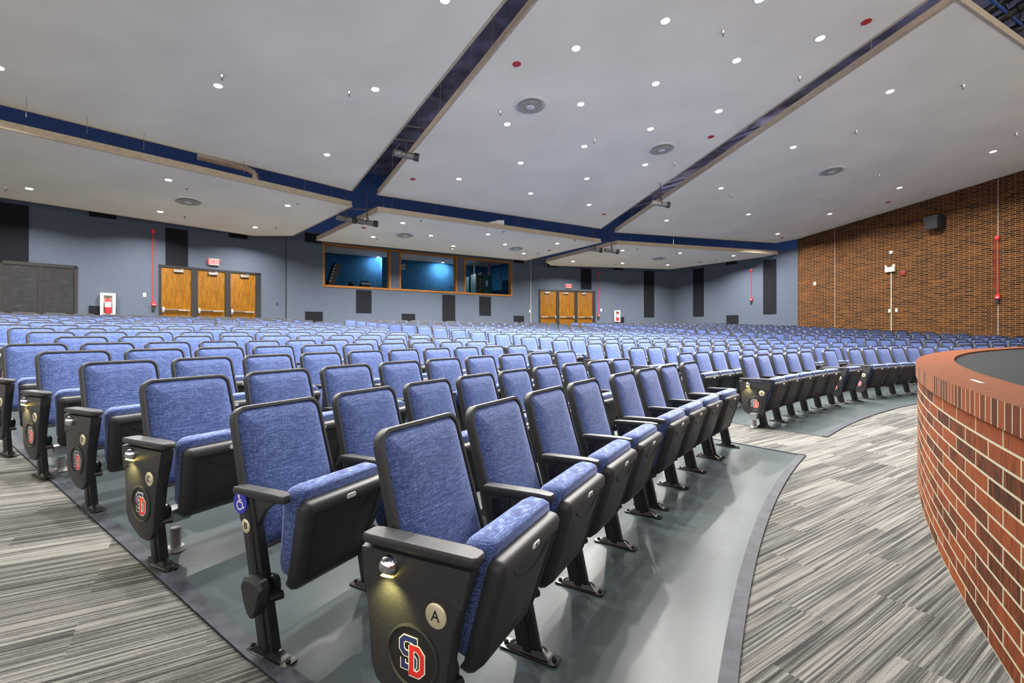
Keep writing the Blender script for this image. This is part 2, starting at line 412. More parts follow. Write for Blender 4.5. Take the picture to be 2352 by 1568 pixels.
# ---------------------------------------------------------------- stage with curved brick face
RS, ZS = 16.87, 1.0
def arcwall(name, r0, r1, z0, z1, m, th0, th1, n=160, kind='structure'):
    mb = MB(); vs = []; uvs = []
    for i in range(n+1):
        th = th0+(th1-th0)*i/n
        for r, z in ((r0, z0), (r1, z0), (r1, z1), (r0, z1)):
            p = pol(r, th); vs.append((p.x, p.y, z)); uvs.append((th*RS, z if r == r1 else z1+(r1-r)))
    fs = []
    for i in range(n):
        b = i*4
        for j in range(4): fs.append((b+j, b+(j+1) % 4, b+4+(j+1) % 4, b+4+j))
    fs += [(0, 1, 2, 3), (n*4+3, n*4+2, n*4+1, n*4)]
    me = bpy.data.meshes.new(name); me.from_pydata(vs, [], fs); me.materials.append(m)
    uv = me.uv_layers.new()
    for p in me.polygons:
        for li in p.loop_indices: uv.data[li].uv = uvs[me.loops[li].vertex_index]
    bm = bmesh.new(); bm.from_mesh(me); bmesh.ops.recalc_face_normals(bm, faces=bm.faces); bm.to_mesh(me); bm.free()
    for p in me.polygons: p.use_smooth = True
    me.set_sharp_from_angle(angle=.6)
    return link(name, me)
stg = thing('stage', 'curved raised stage with a terracotta brick face and dark floor', 'stage', (0, 0, 0)); stg['kind'] = 'structure'
T0, T1 = math.radians(8), math.radians(108)
a = arcwall('stage_face', RS-.25, RS-.012, -.05, ZS-.105, M['brick_stage'], T0, T1); a.parent = stg
a = arcwall('rowlock_coping', RS-.26, RS, ZS-.105, ZS, M['rowlock'], T0, T1); a.parent = stg; a['label'] = 'rowlock brick coping'
mb = MB(); vs = []; fs = []
n = 100
for i in range(n+1):
    th = T0+(T1-T0)*i/n; p = pol(RS-.25, th); q = pol(9, th); vs += [(p.x, p.y, ZS-.02), (q.x, q.y, ZS-.02), (p.x, p.y, ZS-.08), (q.x, q.y, ZS-.08)]
for i in range(n):
    b = i*4; fs += [(b, b+1, b+5, b+4), (b+2, b+6, b+7, b+3)]
mb.add(vs, fs); a = mb.obj('stage_deck', M['stage_floor'], stg, smooth=0); a['label'] = 'dark grey stage floor'
# tape mark on the coping
pm = pol(RS-.13, tho((2.35, 2.5))); mb = MB(); mb.box((0, 0, 0), (.22, .02, .001)); o = mb.obj('floor_tape', M['grey_metal'], smooth=0)
o.location = (pm.x, pm.y, ZS+.0012); o.rotation_euler = (0, 0, PI/2-tho(pm)); tag(o, 'short strip of grey tape on the brick stage coping', 'tape')

# ---------------------------------------------------------------- ceiling clouds
class Plane:
    """a ceiling cloud that rises m per metre towards the stage from its level rear edge"""
    def __init__(s, ax, ay, bx, by, z0, name, desc, m=.088):
        a = ray(ax, ay); b = ray(bx, by); a = a*((z0-H)/a.z); b = b*((z0-H)/b.z)
        s.p = Vector((a.x, a.y)); d = Vector((b.x-a.x, b.y-a.y)).normalized(); s.d = d; s.u = Vector((d.y, -d.x)); s.z0 = z0; s.m = m; s.name = name; s.desc = desc
        s.N = Vector((-s.u.x*m, -s.u.y*m, 1)).normalized(); s.f = []
    def z(s, x, y): return s.z0+s.m*((x-s.p.x)*s.u.x+(y-s.p.y)*s.u.y)
    def hit(s, px, py):
        r = ray(px, py); k = s.m*(r.x*s.u.x+r.y*s.u.y); c = s.z0-H-s.m*(s.p.x*s.u.x+s.p.y*s.u.y); t = c/(r.z-k); return Vector((r.x*t, r.y*t, H+r.z*t))
ZR, ZFR = 5.08, 6.03
PFL = Plane(0, 239, 808, 438, ZFR, 'FL', 'front left ceiling cloud'); PFM = Plane(868, 447, 1380, 525, ZFR, 'FM', 'big middle ceiling cloud'); PFR = Plane(1412, 533, 1782, 558, ZFR, 'FR', 'ceiling cloud by the brick wall')
PRL = Plane(0, 452, 582, 541, ZR, 'RL', 'rear left ceiling cloud'); PRM = Plane(727, 552, 1207, 598, ZR, 'RM', 'ceiling cloud over the control booth'); PRR = Plane(1265, 609.5, 1540, 618, ZR, 'RR', 'ceiling cloud over the far exit doors')
def ext(a, b, L): d = (b-a).normalized(); return a+d*L
def cloud(pl, pts, th=.17):
    n = len(pts); lo = [Vector((p[0], p[1], pl.z(p[0], p[1]))) for p in pts]; hi = [p+Vector((0, 0, th)) for p in lo]
    mb = MB(); mb.add(lo, [list(range(n))]); mb.cur = 1
    mb.add(lo+hi, [(i, (i+1) % n, n+(i+1) % n, n+i) for i in range(n)]); mb.add(hi, [list(range(n))[::-1]])
    # slim metal edge standing just proud of the white face
    for i in range(n):
        a, b = lo[i], lo[(i+1) % n]; d = (b-a); L = d.length; q = d.to_track_quat('X', 'Z').to_matrix()
        mb.box((a+b)/2+Vector((0, 0, .012)), (L+.02, .05, .05), R=q)
    o = mb.obj('ceiling_panel', [M['ceil'], M['trim']], smooth=0); return tag(o, kind='structure')
h = lambda pl, x, y: pl.hit(x, y)
FRc = h(PFR, 2197, -2); FRf = h(PFR, 2352, 107)
RFRONT = rad(FRc)
def down_to_r(a, b, R):             # point on the line a->b where the fan radius is R
    lo_, hi_ = 0, 40; d = (b-a).normalized()
    for _ in range(50):
        m_ = (lo_+hi_)/2
        if rad(a+d*m_) > R: lo_ = m_
        else: hi_ = m_
    return a+d*lo_
wr = h(PFR, 1829, 552)
edge = lambda p: WR.P((Vector((p.x, p.y))-WR.p).dot(WR.d), .02, 0)
# intersection of the front edge of the right cloud with the brick wall
fd = (FRf-FRc).normalized(); t_ = ((WR.p-Vector((FRc.x, FRc.y))).dot(WR.n))/Vector((fd.x, fd.y)).dot(WR.n); FRw = FRc+fd*(t_-.05)
e0 = WR.P(.05, .03, 0)
cloud(PFR, [h(PFR, 1412, 533), h(PFR, 1782, 558), e0, FRw, FRc])
fmL = down_to_r(h(PFM, 867, 447), h(PFM, 1232, 0), RFRONT); fmR = down_to_r(h(PFM, 1380, 525), h(PFM, 2130, 0), RFRONT)
cloud(PFM, [h(PFM, 867, 447), h(PFM, 1380, 525), fmR, fmL])
flR = down_to_r(h(PFL, 808, 438), h(PFL, 1160, 0), RFRONT); flb = ext(h(PFL, 808, 438), h(PFL, 0, 239), 17); 
cloud(PFL, [flb, h(PFL, 808, 438), flR, ext(flb, flb+Vector((PFL.u.x, PFL.u.y, 0)), 8)])
rl = ext(h(PRL, 808, 474), h(PRL, 0, 293), 16); rlb = ext(h(PRL, 582, 541), h(PRL, 0, 452), 14)
cloud(PRL, [rlb, h(PRL, 582, 541), h(PRL, 672, 541), h(PRL, 808, 474), rl])
cloud(PRM, [h(PRM, 727, 552), h(PRM, 1207, 598), h(PRM, 1380, 557), h(PRM, 868, 485)])
cloud(PRR, [h(PRR, 1254, 601), h(PRR, 1265, 609.5), h(PRR, 1540, 618), h(PRR, 1796, 584), h(PRR, 1417, 560)])
# structural deck above the clouds
mb = MB(); mb.box((0, 16, ZT+.1), (60, 44, .2)); o = mb.obj('ceiling', M['deck'], smooth=0); tag(o, kind='structure')
for k in range(12):
    mb = MB(); q = Vector((-6+k*2.2, 6+k*1.2, 0)); d = Vector((-math.sin(math.radians(36)), math.cos(math.radians(36)), 0))
    a = Vector((-10+k*2.6, 2+k*1.6, 8.1)); b = a+d*22
    mb.tube([a, b], .05, 6); mb.tube([a+Vector((0, 0, .45)), b+Vector((0, 0, .45))], .05, 6)
    for j in range(28):
        p0 = a+d*(22*j/28); p1 = a+d*(22*(j+1)/28); up = Vector((0, 0, .45))
        mb.cyl(p0 if j % 2 else p0+up, p1+up if j % 2 else p1, .018, 5)
    o = mb.obj('ceiling_joist', M['deck'], smooth=0); tag(o, kind='structure')
# hanger wires that carry the clouds are part of each cloud's suspension
mb = MB()
for pl, pts in ((PRL, ((60, 262), (200, 300), (330, 336), (560, 390), (700, 436))), (PRM, ((900, 478), (1000, 497), (1190, 522), (1300, 540))), (PFM, ((1010, 260), (1080, 170), (1130, 100), (930, 372), (960, 320))), (PFR, ((1500, 480), (1700, 340), (1850, 240), (2000, 130))), (PRR, ((1450, 556), (1560, 560), (1680, 566)))):
    for x, y in pts:
        p = pl.hit(x, y+18); mb.cyl((p.x, p.y, p.z+.1), (p.x+.05, p.y, 8.5), .006, 4)
o = mb.obj('hanger_wires', M['grey_metal'], smooth=0); tag(o, 'thin steel wires holding up the white ceiling clouds', 'wires', kind='stuff')

# ---------------------------------------------------------------- ceiling fittings
def q_of(pl): return pl.N.to_track_quat('Z', 'Y')
def downlight_proto():
    a = MB(); a.lathe([(.078, -.004), (.095, -.006), (.098, 0), (.098, .01)], n=24)
    ring = MB(); ring.lathe([(.098, .004), (.098, -.004), (.082, -.007), (.078, -.002)], n=24)
    lens = MB(); lens.lathe([(.0, -.0035), (.079, -.0035), (.079, .002)], n=24)
    return ring.mesh('trim_ring', M['white']), lens.mesh('lens', M['lamp'])
ringM, lensM = downlight_proto()
LD = bpy.data.lights.new('downlight', 'AREA'); LD.shape = 'DISK'; LD.size = .15; LD.energy = LAMP_W; LD.spread = math.radians(150); LD.color = (1, .965, .90)
def lampfx(pl, p, label, group, energy=True):
    t = thing('downlight', label, 'ceiling light', p, 0, group); t.rotation_mode = 'QUATERNION'; t.rotation_quaternion = q_of(pl)
    link('trim_ring', ringM, t); link('lens', lensM, t)
    l = bpy.data.objects.new('lamp', LD); COL.objects.link(l); l.parent = t; l.location = (0, 0, -.012); return t
LIGHTS = {'FL': [(501, 197), (862, 205), (751, 355), (1022, 0), (-4, 155)],
 'FM': [(1528, 48), (1323, 111), (1692, 139), (1884, 88), (1506, 192), (1334, 239), (1651, 255), (1165, 285), (1494, 296), (1342, 336), (1196, 374), (1482, 378), (1054, 411), (1348, 410), (1219, 444), (1353, 470), (1745, -2)],
 'FR': [(2044, 210), (2281, 348), (1822, 338), (1656, 432), (2066, 431), (1719, 492), (1906, 491), (1531, 506), (1786, 537)],
 'RL': [(67, 433), (387, 413), (661, 472), (368, 486), (586, 522)],
 'RM': [(925, 512), (857, 544), (990, 541), (1041, 565), (1121, 538), (1160, 561), (1203, 582), (1280, 559)],
 'RR': [(1316, 600), (1430, 575), (1430, 604), (1562, 581), (1534, 608), (1685, 587)]}
PL = {p.name: p for p in (PFL, PFM, PFR, PRL, PRM, PRR)}
for k, L in LIGHTS.items():
    pl = PL[k]; pts = sorted([pl.hit(*q) for q in L], key=rad)
    for i, p in enumerate(pts): lampfx(pl, p, f'round recessed downlight, {ordn(i)} from the stage on the {pl.desc}', 'recessed downlights in the ceiling clouds')
# lamps of the same ceiling that lie outside the photograph
for k, L in (('FL', ((250, -150), (700, -250), (-500, 20), (-250, -150), (-100, -420), (500, -520), (-700, -200))), ('FM', ((1420, -160), (1620, -60), (1250, -90), (1850, -120))), ('FR', ((2450, 150), (2500, 380)))):
    for x, y in L:
        p = PL[k].hit(x, y)
        l = bpy.data.objects.new('lamp', LD); COL.objects.link(l); l.location = p-Vector((0, 0, .02))
# stage work lights over the stage, behind the viewer
for x, y, e in ((4.5, -2.5, 50), (9, 1, 80), (0, -4, 40)):
    ld = bpy.data.lights.new('stage_light', 'AREA'); ld.shape = 'DISK'; ld.size = .5; ld.energy = e; ld.color = (1, .97, .92)
    l = bpy.data.objects.new('stage_light', ld); COL.objects.link(l); l.location = (x, y, 7.2); l.rotation_euler = (0, 0, 0)
# unseen lamps added to brighten the dark slots and deck above the clouds
for x, y in ((-9, 12), (-4, 11), (-1, 17), (4, 12), (5, 21), (9, 24), (10, 17), (0, 5), (-12, 7), (8, 9)):
    ld = bpy.data.lights.new('slot_fill_lamp', 'POINT'); ld.energy = 45; ld.shadow_soft_size = .08; ld.color = (1, .93, .85)
    l = bpy.data.objects.new('slot_fill_lamp', ld); COL.objects.link(l); l.location = (x, y, 7.75)
# round air diffusers
def diffuser(pl, px, py, R, label):
    t = thing('air_diffuser', label, 'air vent', pl.hit(px, py), 0, 'round ceiling diffusers'); t.rotation_mode = 'QUATERNION'; t.rotation_quaternion = q_of(pl)
    m = MB(); m.lathe([(R*1.12, 0), (R*1.1, -.012), (R*1.0, -.030), (R*.94, -.034), (R*.90, -.008)], n=48); m.obj('outer_ring', M['white'], t)
    m = MB(); m.lathe([(R*.94, -.004), (0, -.004)], n=32); m.obj('throat', M['dark_metal'], t)
    m = MB(); m.lathe([(R*.80, -.052), (R*.76, -.050), (R*.58, -.010), (R*.56, -.008), (R*.62, -.006), (R*.80, -.044), (R*.80, -.052)], n=48); m.obj('middle_cone', M['vent'], t)
    m = MB(); m.lathe([(R*.54, -.060), (R*.50, -.058), (R*.36, -.012), (R*.34, -.008), (R*.40, -.006), (R*.54, -.052), (R*.54, -.060)], n=40); m.obj('inner_cone', M['vent'], t)
    m = MB(); m.lathe([(0, -.066), (R*.26, -.064), (R*.30, -.056), (R*.2, -.008), (0, -.006)], n=32); m.obj('centre_disc', M['white'], t)
for k, x, y, R, lb in (('FM', 1218, 241, .36, 'large round air diffuser nearest the stage on the big middle cloud'), ('FM', 1520, 341, .36, 'round air diffuser farther back on the big middle cloud'), ('FR', 1910, 392, .36, 'round air diffuser on the cloud by the brick wall'),
    ('RL', 432, 461, .36, 'round air diffuser on the rear left ceiling cloud'), ('RM', 930, 539, .36, 'round air diffuser over the first booth window'), ('RM', 1185, 570, .36, 'round air diffuser over the third booth window'), ('RR', 1513, 593, .36, 'round air diffuser over the far exit doors')):
    diffuser(PL[k], x, y, R, lb)
m = MB(); m.lathe([(.088, 0), (.088, -.008), (.07, -.014), (0, -.015)], n=24); RD = m.mesh('red_disc', M['redmat'])
REDS = (('FM', 1187, 147, 'between the long slot and the nearest diffuser'), ('FM', 1990, 50, 'on the middle cloud nearest the stage'), ('FM', 948, 411, 'near the rear left corner of the middle cloud'), ('FM', 1633, 314, 'beside the second slot on the middle cloud'), ('FM', 1387, 492, 'at the rear tip of the middle cloud'),
  ('FR', 2040, 464, 'close to the brick wall'), ('FR', 1796, 546, 'in the rear corner above the brick wall'), ('RM', 835, 523, 'beneath the pair of hanging spotlights'), ('RM', 1262, 575, 'right of the booth windows'), ('RR', 1609, 602, 'over the far side wall'))
for k, x, y, lb in REDS:
    o = link('speaker_cover', RD); o.location = PL[k].hit(x, y); o.rotation_mode = 'QUATERNION'; o.rotation_quaternion = q_of(PL[k])
    tag(o, 'small round red ceiling disc '+lb, 'ceiling disc', 'red ceiling discs')
m = MB(); m.lathe([(.042, 0), (.04, -.02), (.024, -.05), (.022, -.06)], n=14); SPc = m.mesh('escutcheon', M['chrome'])
m = MB(); m.cyl((0, 0, -.05), (0, 0, -.1), .012, 8); m.cyl((0, 0, -.1), (0, 0, -.105), .022, 10); m.box((.014, 0, -.085), (.004, .01, .04)); m.box((-.014, 0, -.085), (.004, .01, .04)); SPh = m.mesh('sprinkler_head', M['steel'])
SPR = {'FL': [(510, 172), (802, 210)], 'FM': [(1149, 255), (1365, 321), (1549, 374), (1661, 70)], 'FR': [(2212, 195), (1966, 300), (2334, 306), (2019, 402), (1680, 447), (1771, 489), (1973, 497), (1836-0, 176)],
 'RL': [(13, 432), (428, 430), (683, 465), (424, 496), (634, 521)], 'RM': [(967, 504), (866, 549), (1039, 567), (1155, 530), (1320, 550), (1235, 581)], 'RR': [(1464, 570), (1554, 580), (1328, 597), (1644, 597), (1414, 606)]}
SPR['FR'].remove((1836, 176)); SPR['FM'].append((1836, 176))
for k, L in SPR.items():
    pl = PL[k]
    for i, p in enumerate(sorted([pl.hit(*q) for q in L], key=rad)):
        t = thing('fire_sprinkler', f'chrome fire sprinkler, {ordn(i)} from the stage on the {pl.desc}', 'sprinkler', p, 0, 'fire sprinklers'); link('escutcheon', SPc, t); link('sprinkler_head', SPh, t)

# spotlights hanging in the slots
def spotlight(p, top, yaw, label, s=1.0, tilt=.12, mt='grey_metal'):
    t = thing('stage_spotlight', label, 'spotlight', p, yaw)
    R = Matrix.Rotation(tilt, 4, 'Y')
    def T(m): m.T = R @ Matrix.Scale(s, 4); return m
    m = T(MB()); m.lathe([(.05, -.30), (.085, -.27), (.095, -.12), (.075, -.10), (.075, -.02), (.085, 0), (.085, .2), (.078, .21)], (0, 0, 0), (1, 0, 0), 20); m.obj('body', M[mt], t)
    m = T(MB()); m.lathe([(.085, .2), (.105, .22), (.105, .33), (.09, .34), (.085, .24)], (0, 0, 0), (1, 0, 0), 10); m.obj('lens_hood', M['dark_metal'], t)
    m = T(MB()); m.lathe([(0, .235), (.082, .232)], (0, 0, 0), (1, 0, 0), 20); m.obj('lens', M['dark'], t)
    m = T(MB())
    for sx in (-1, 1): m.box((0, sx*.105, .07), (.03, .006, .2))
    m.box((0, 0, .17), (.03, .21, .006)); m.cyl((0, -.11, 0), (0, .11, 0), .014, 8); m.obj('yoke', M['dark_metal'], t)
    m = MB(); m.cyl((0, 0, .165*s), (0, 0, top-p.z), .014, 8); m.box((0, 0, .24*s), (.05, .04, .08)); m.obj('clamp', M['dark_metal'], t)
    m = MB(); m.tube([(-.26*s, 0, .02), (-.34*s, .02, -.06), (-.3*s, .05, .1), (-.15*s, .05, .3)], .007, 6); m.obj('cable', M['grey_metal'], t)
def slotpt(px, py, z): r = ray(px, py); k = (z-H)/r.z; return Vector((r.x*k, r.y*k, z))
for px, py, z, top, yaw, lb, s in ((932, 356, 5.85, 6.95, .25, 'grey stage spotlight hanging in the long ceiling slot', 1.0), (795, 503, 5.2, 6.25, .2, 'dark stage spotlight at the slot crossing, left of its twin', 1.05), (843, 511, 5.12, 6.25, .12, 'dark stage spotlight at the slot crossing, right of its twin', 1.1),
    (1366, 573, 5.2, 6.25, .0, 'black stage spotlight above the far block, left of its twin', 1.1), (1404, 576, 5.15, 6.25, .1, 'black stage spotlight above the far block, right of its twin', 1.1), (1517, 468, 5.75, 6.8, .1, 'grey stage spotlight hanging in the second ceiling slot', 1.0)):
    p = slotpt(px, py, z); spotlight(p, top, yaw, lb, s)
for px, py, z, yaw, L, lb in ((955, 292, 7.1, .35, 1.6, 'steel pipe crossing the long slot nearer the stage'), (930, 322, 7.0, .35, 1.6, 'steel pipe holding the spotlight in the long slot'), (822, 480, 6.3, .1, 2.6, 'steel pipe over the slot crossing'), (1390, 556, 6.3, .1, 1.8, 'steel pipe over the far slot crossing'), (1512, 445, 6.8, .2, .9, 'short steel pipe above the second slot spotlight')):
    p = slotpt(px, py, z); m = MB(); m.cyl((-L/2, 0, 0), (L/2, 0, 0), .026, 10); m.cyl((-L*.4, 0, 0), (-L*.4, 0, 8.69-z), .006, 5); m.cyl((L*.4, 0, 0), (L*.4, 0, 8.69-z), .006, 5); o = m.obj('lighting_pipe', M['grey_metal']); o.location = p; o.rotation_euler = (0, 0, yaw); tag(o, lb, 'pipe', 'lighting pipes in the ceiling slots')
# duct bend seen through the rear left slot
p = slotpt(545, 385, 6.05); m = MB(); m.tube([(-.9, -.35, .1), (-.1, 0, .05), (.25, .12, .02), (.42, .18, -.06), (.45, .2, -.3)], .085, 14); o = m.obj('drain_pipe', plain('beige_pipe', (170, 152, 138), .6)); o.location = p; o.rotation_euler = (0, 0, .3); tag(o, 'beige bent pipe seen in the rear left ceiling slot', 'pipe')
# white camera-like unit on the booth cloud
p = slotpt(1150, 512, 5.83); t = thing('ceiling_camera', 'white cylinder camera sitting on the cloud above the booth', 'camera', p, .1)
m = MB(); m.lathe([(.02, -.5), (.09, -.2), (.12, -.16), (.12, .12), (.1, .14)], (0, 0, 0), (1, 0, 0), 20); m.obj('housing', M['white'], t)
m = MB(); m.lathe([(.07, .139), (.06, .15), (0, .15)], (0, 0, 0), (1, 0, 0), 16); m.obj('lens', M['dark'], t); m = MB(); m.box((-.05, 0, -.2), (.06, .06, .2)); m.obj('bracket', M['grey_metal'], t)
# spotlights and bars above the stage, top right corner of the view
for i, (px, py, z, yaw) in enumerate(((2318, 32, 8.0, 2.2), (2344, 62, 8.0, 2.4), (2296, 8, 8.1, 2.0))):
    spotlight(slotpt(px, py, z), 8.3, yaw, ('black stage spotlight above the stage, between two others', 'black stage spotlight above the stage, lowest of three', 'black stage spotlight above the stage, highest of three')[i], 1.2, .3, 'dark')
a = slotpt(2230, -40, 8.0); b = slotpt(2420, 120, 8.0); m = MB(); m.cyl(a, b, .03, 8); o = m.obj('lighting_pipe', M['blue_paint']); tag(o, 'blue pipe above the stage carrying black spotlights', 'pipe', 'lighting pipes in the ceiling slots')

# ---------------------------------------------------------------- things on the walls
def wrect(W, name, px0, px1, py0, py1, n1, m, label, cat, group=None, n0=.0, bev=.0, z0=None):
    u0, u1 = W.u(px0), W.u(px1); xm = (px0+px1)/2; zt = W.z(xm, py0); zb = W.z(xm, py1) if z0 is None else z0
    uc, zc = (u0+u1)/2, (zt+zb)/2; mb = MB(); mb.box((0, -(n0+n1)/2, 0), (abs(u1-u0), n1-n0, abs(zt-zb)))
    o = mb.obj(name, m, bevel=bev, smooth=35 if bev else 0); o.location = W.loc(uc, zc); o.rotation_euler = (0, 0, W.rz_in()); return tag(o, label, cat, group)
AP = 'charcoal acoustic panels'
for W, a, b, c, d, lb in ((WL, 2-40, 66, 466, 597, 'large charcoal acoustic panel above the black double doors'), (WL, 204, 267, 480, 500, 'low charcoal panel under the ceiling above the extinguisher'), (WL, 380, 431, 526, 612, 'tall charcoal acoustic panel above the left exit doors'),
    (WL, 525, 568, 534, 547, 'short charcoal panel under the ceiling right of the exit sign'), (WL, 204, 267, 703, 735, 'low charcoal panel behind the near extinguisher cabinet'),
    (WB, 700, 738, 536, 557, 'charcoal panel under the ceiling left of the booth windows'), (WB, 701, 741, 715.5, 745, 'squat charcoal panel low on the wall left of the booth'), (WB, 818, 853, 666, 718, 'charcoal panel hanging under the first booth window'), (WB, 923, 953, 720.5, 745, 'squat charcoal panel low under the second booth window'),
    (WB, 1016, 1045, 677, 745, 'tall charcoal panel under the second booth window'), (WB, 1101, 1127, 681, 724, 'charcoal panel hanging under the third booth window'), (WB, 1180, 1203, 725, 745, 'squat charcoal panel low on the wall right of the booth'), (WB, 1180, 1203, 594, 604, 'thin charcoal panel under the ceiling right of the booth'),
    (W3, 1334, 1358, 617, 664, 'charcoal panel above the far exit doors'), (W3, 1257, 1281, 600, 613.5, 'thin charcoal panel under the ceiling by the far exit sign'), (W3, 1408, 1431, 612, 619.5, 'thin charcoal panel under the ceiling right of the red conduit'), (W3, 1479, 1502, 622.5, 728, 'tall charcoal panel left of the far corner'), (W3, 1422, 1433, 728, 745, 'small charcoal panel beside the far extinguisher'),
    (W4, 1592.5, 1616.5, 616.5, 726, 'tall charcoal panel right of the far corner'), (W4, 1753.5, 1783, 596, 720, 'tall charcoal panel nearest the brick wall'), (W4, 1668, 1693, 599, 607, 'thin charcoal panel under the ceiling on the far side wall'), (W4, 1669, 1696, 723.5, 752, 'squat charcoal panel low on the far side wall')):
    wrect(W, 'acoustic_panel', a, b, c, d, .03, M['acoustic'], lb, 'acoustic panel', AP, .001)
for i, (W, x) in enumerate(((WL, 657), (WB, 1219))):
    u = W.u(x); mb = MB(); W.box(mb, u-.02, u+.01, 0, .02, .3, ZFAB); o = mb.obj('trim_%d' % (5+i), M['frame_black'] if i == 0 else M['vent'], smooth=0); tag(o, kind='structure')

# exit door sets
def door_set(W, x0, x1, px_ref, n_door, hinge_first, idx):
    u0, u1 = W.u(x0), W.u(x1); zt = (W.z(x0+2, px_ref[0])+W.z(x1-2, px_ref[1]))/2; fl = zt-2.53
    fr = MB(); W.box(fr, u0, u1, -.02, .05, zt-.085, zt)
    jw = .07; mw = .19; rj = .2; inner = (u1-u0-jw-rj-2*mw)/3
    W.box(fr, u0, u0+jw, -.02, .05, fl, zt); W.box(fr, u1-rj, u1, -.02, .05, fl, zt)
    us = []; x = u0+jw
    for k in range(3):
        us.append((x, x+inner)); x += inner
        if k < 2: W.box(fr, x, x+mw, -.02, .06, fl, zt); x += mw
    f = fr.obj('door_%d' % idx, M['frame_black'], smooth=0); tag(f, kind='structure')
    base = W.P((u0+u1)/2, 0, fl)
    for k, (a, b) in enumerate(us):
        lf = MB(); lf.box((0, 0, 0), (b-a, .045, zt-.085-fl)); o = lf.obj('door_leaf', M['oak'], f, bevel=.002)
        zc = (zt-.085+fl)/2; o.location = W.P((a+b)/2, .005, zc); o.rotation_euler = (0, 0, W.rz_in()); o['label'] = 'oak veneer door leaf'
        m = MB(); m.box((0, 0, 0), (.30, .06, .07)); c = m.obj('door_closer', M['steel'], f, bevel=.006); c.location = W.P((a+b)/2+(.05 if idx == 1 else -.08), .06, zt-.19); c.rotation_euler = (0, 0, W.rz_in()); c['label'] = 'silver door closer'
        m = MB(); m.box((0, 0, 0), (.34, .02, .012)); m.box((.1, 0, .01), (.06, .03, .03)); c = m.obj('closer_arm', M['steel'], f); c.location = W.P((a+b)/2+(.05 if idx == 1 else -.08), .07, zt-.125); c.rotation_euler = (0, 0, W.rz_in())
        m = MB(); sgn = -1 if idx == 1 else 1; L = b-a
        m.box((sgn*(L/2-.05), -.03, 0), (.07, .06, .2)); m.box((0, -.05, 0), (L-.12, .035, .045)); c = m.obj('panic_bar', M['steel'], f, bevel=.005); c.location = W.P((a+b)/2, .03, fl+.93); c.rotation_euler = (0, 0, W.rz_in()); c['label'] = 'steel panic bar'
        m = MB(); m.box((sgn*L*.17, -.07, 0), (L*.45, .006, .03)); c = m.obj('push_pad', M['dark'], f); c.location = c.location; c.location = W.P((a+b)/2, .03, fl+.93); c.rotation_euler = (0, 0, W.rz_in())
    return fl
fl1 = door_set(WL, 364.5, 598, (607.5, 627.5), 3, 0, 1)
fl2 = door_set(W3, 1238, 1367, (665.5, 668), 3, 0, 2)
# black double doors at the far left
u0, u1 = WL.u(-120), WL.u(177); zt = (WL.z(5, 598)+WL.z(170, 609.5))/2; fl = zt-2.6
mb = MB(); WL.box(mb, u0, u1, -.02, .05, zt-.1, zt); WL.box(mb, u1-.07, u1, -.02, .05, fl, zt); um = WL.u(92); WL.box(mb, um-.03, um+.03, .02, .045, fl, zt); WL.box(mb, WL.u(2)-.03, WL.u(2)+.03, .0, .05, fl, zt)
o = mb.obj('door_3', M['frame_black'], smooth=0); tag(o, kind='structure')
mleaf = NT('worn_black_door', .4); nn = mleaf.noise(mleaf.coord((1, 1, 3)), 3.5, 6, .75); mleaf.color(mleaf.ramp(nn, [(.45, (9, 9, 12)), (.6, (28, 28, 33)), (.8, (62, 63, 70))]))
for a, b in ((u0, um), (um, u1-.07)):
    m = MB(); m.box((0, 0, 0), (b-a-.02, .04, zt-.1-fl)); c = m.obj('door_leaf', mleaf.m, o); c.location = WL.P((a+b)/2, .0, (zt-.1+fl)/2); c.rotation_euler = (0, 0, WL.rz_in()); c['label'] = 'scuffed black door leaf'
    m = MB(); m.box((0, -.05, 0), (b-a-.1, .04, .06)); c = m.obj('panic_bar', M['dark_metal'], o); c.location = WL.P((a+b)/2, .02, fl+1.02); c.rotation_euler = (0, 0, WL.rz_in())
    for k in range(5):
        m = MB(); m.box((0, -.03, 0), (b-a-.1, .01, .02)); 
    for k in (.33, .66):
        m = MB(); m.box((0, -.025, 0), (.02, .01, 1.4)); c = m.obj('door_rib', M['frame_black'], o); c.location = WL.P(a+(b-a)*k, .0, fl+1.8); c.rotation_euler = (0, 0, WL.rz_in())
# exit signs
def exit_sign(W, x0, x1, y0, y1, label):
    u0, u1 = W.u(x0), W.u(x1); xm = (x0+x1)/2; z0, z1 = W.z(xm, y1), W.z(xm, y0); t = thing('exit_sign', label, 'exit sign', W.loc((u0+u1)/2, (z0+z1)/2), W.rz_in(), 'red exit signs')
    wd, hg = abs(u1-u0), z1-z0
    m = MB(); m.box((0, -.04, 0), (wd, .08, hg)); m.obj('housing', M['vent'], t, bevel=.004)
    m = MB(); m.box((0, -.083, 0), (wd*.84, .006, hg*.8)); m.obj('face', M['exit_face'], t)
    me = text_mesh('EXIT', hg*.95, M['exit'], 'exit_letters'); o = link('exit_letters', me, t); o.location = (0, -.088, 0); o.rotation_euler = (PI/2, 0, 0); o.scale = (.92, 1, 1)
exit_sign(WL, 479, 502, 594.5, 609.5, 'red EXIT sign above the left exit doors'); exit_sign(W3, 1299, 1311, 652, 662, 'red EXIT sign above the far exit doors')
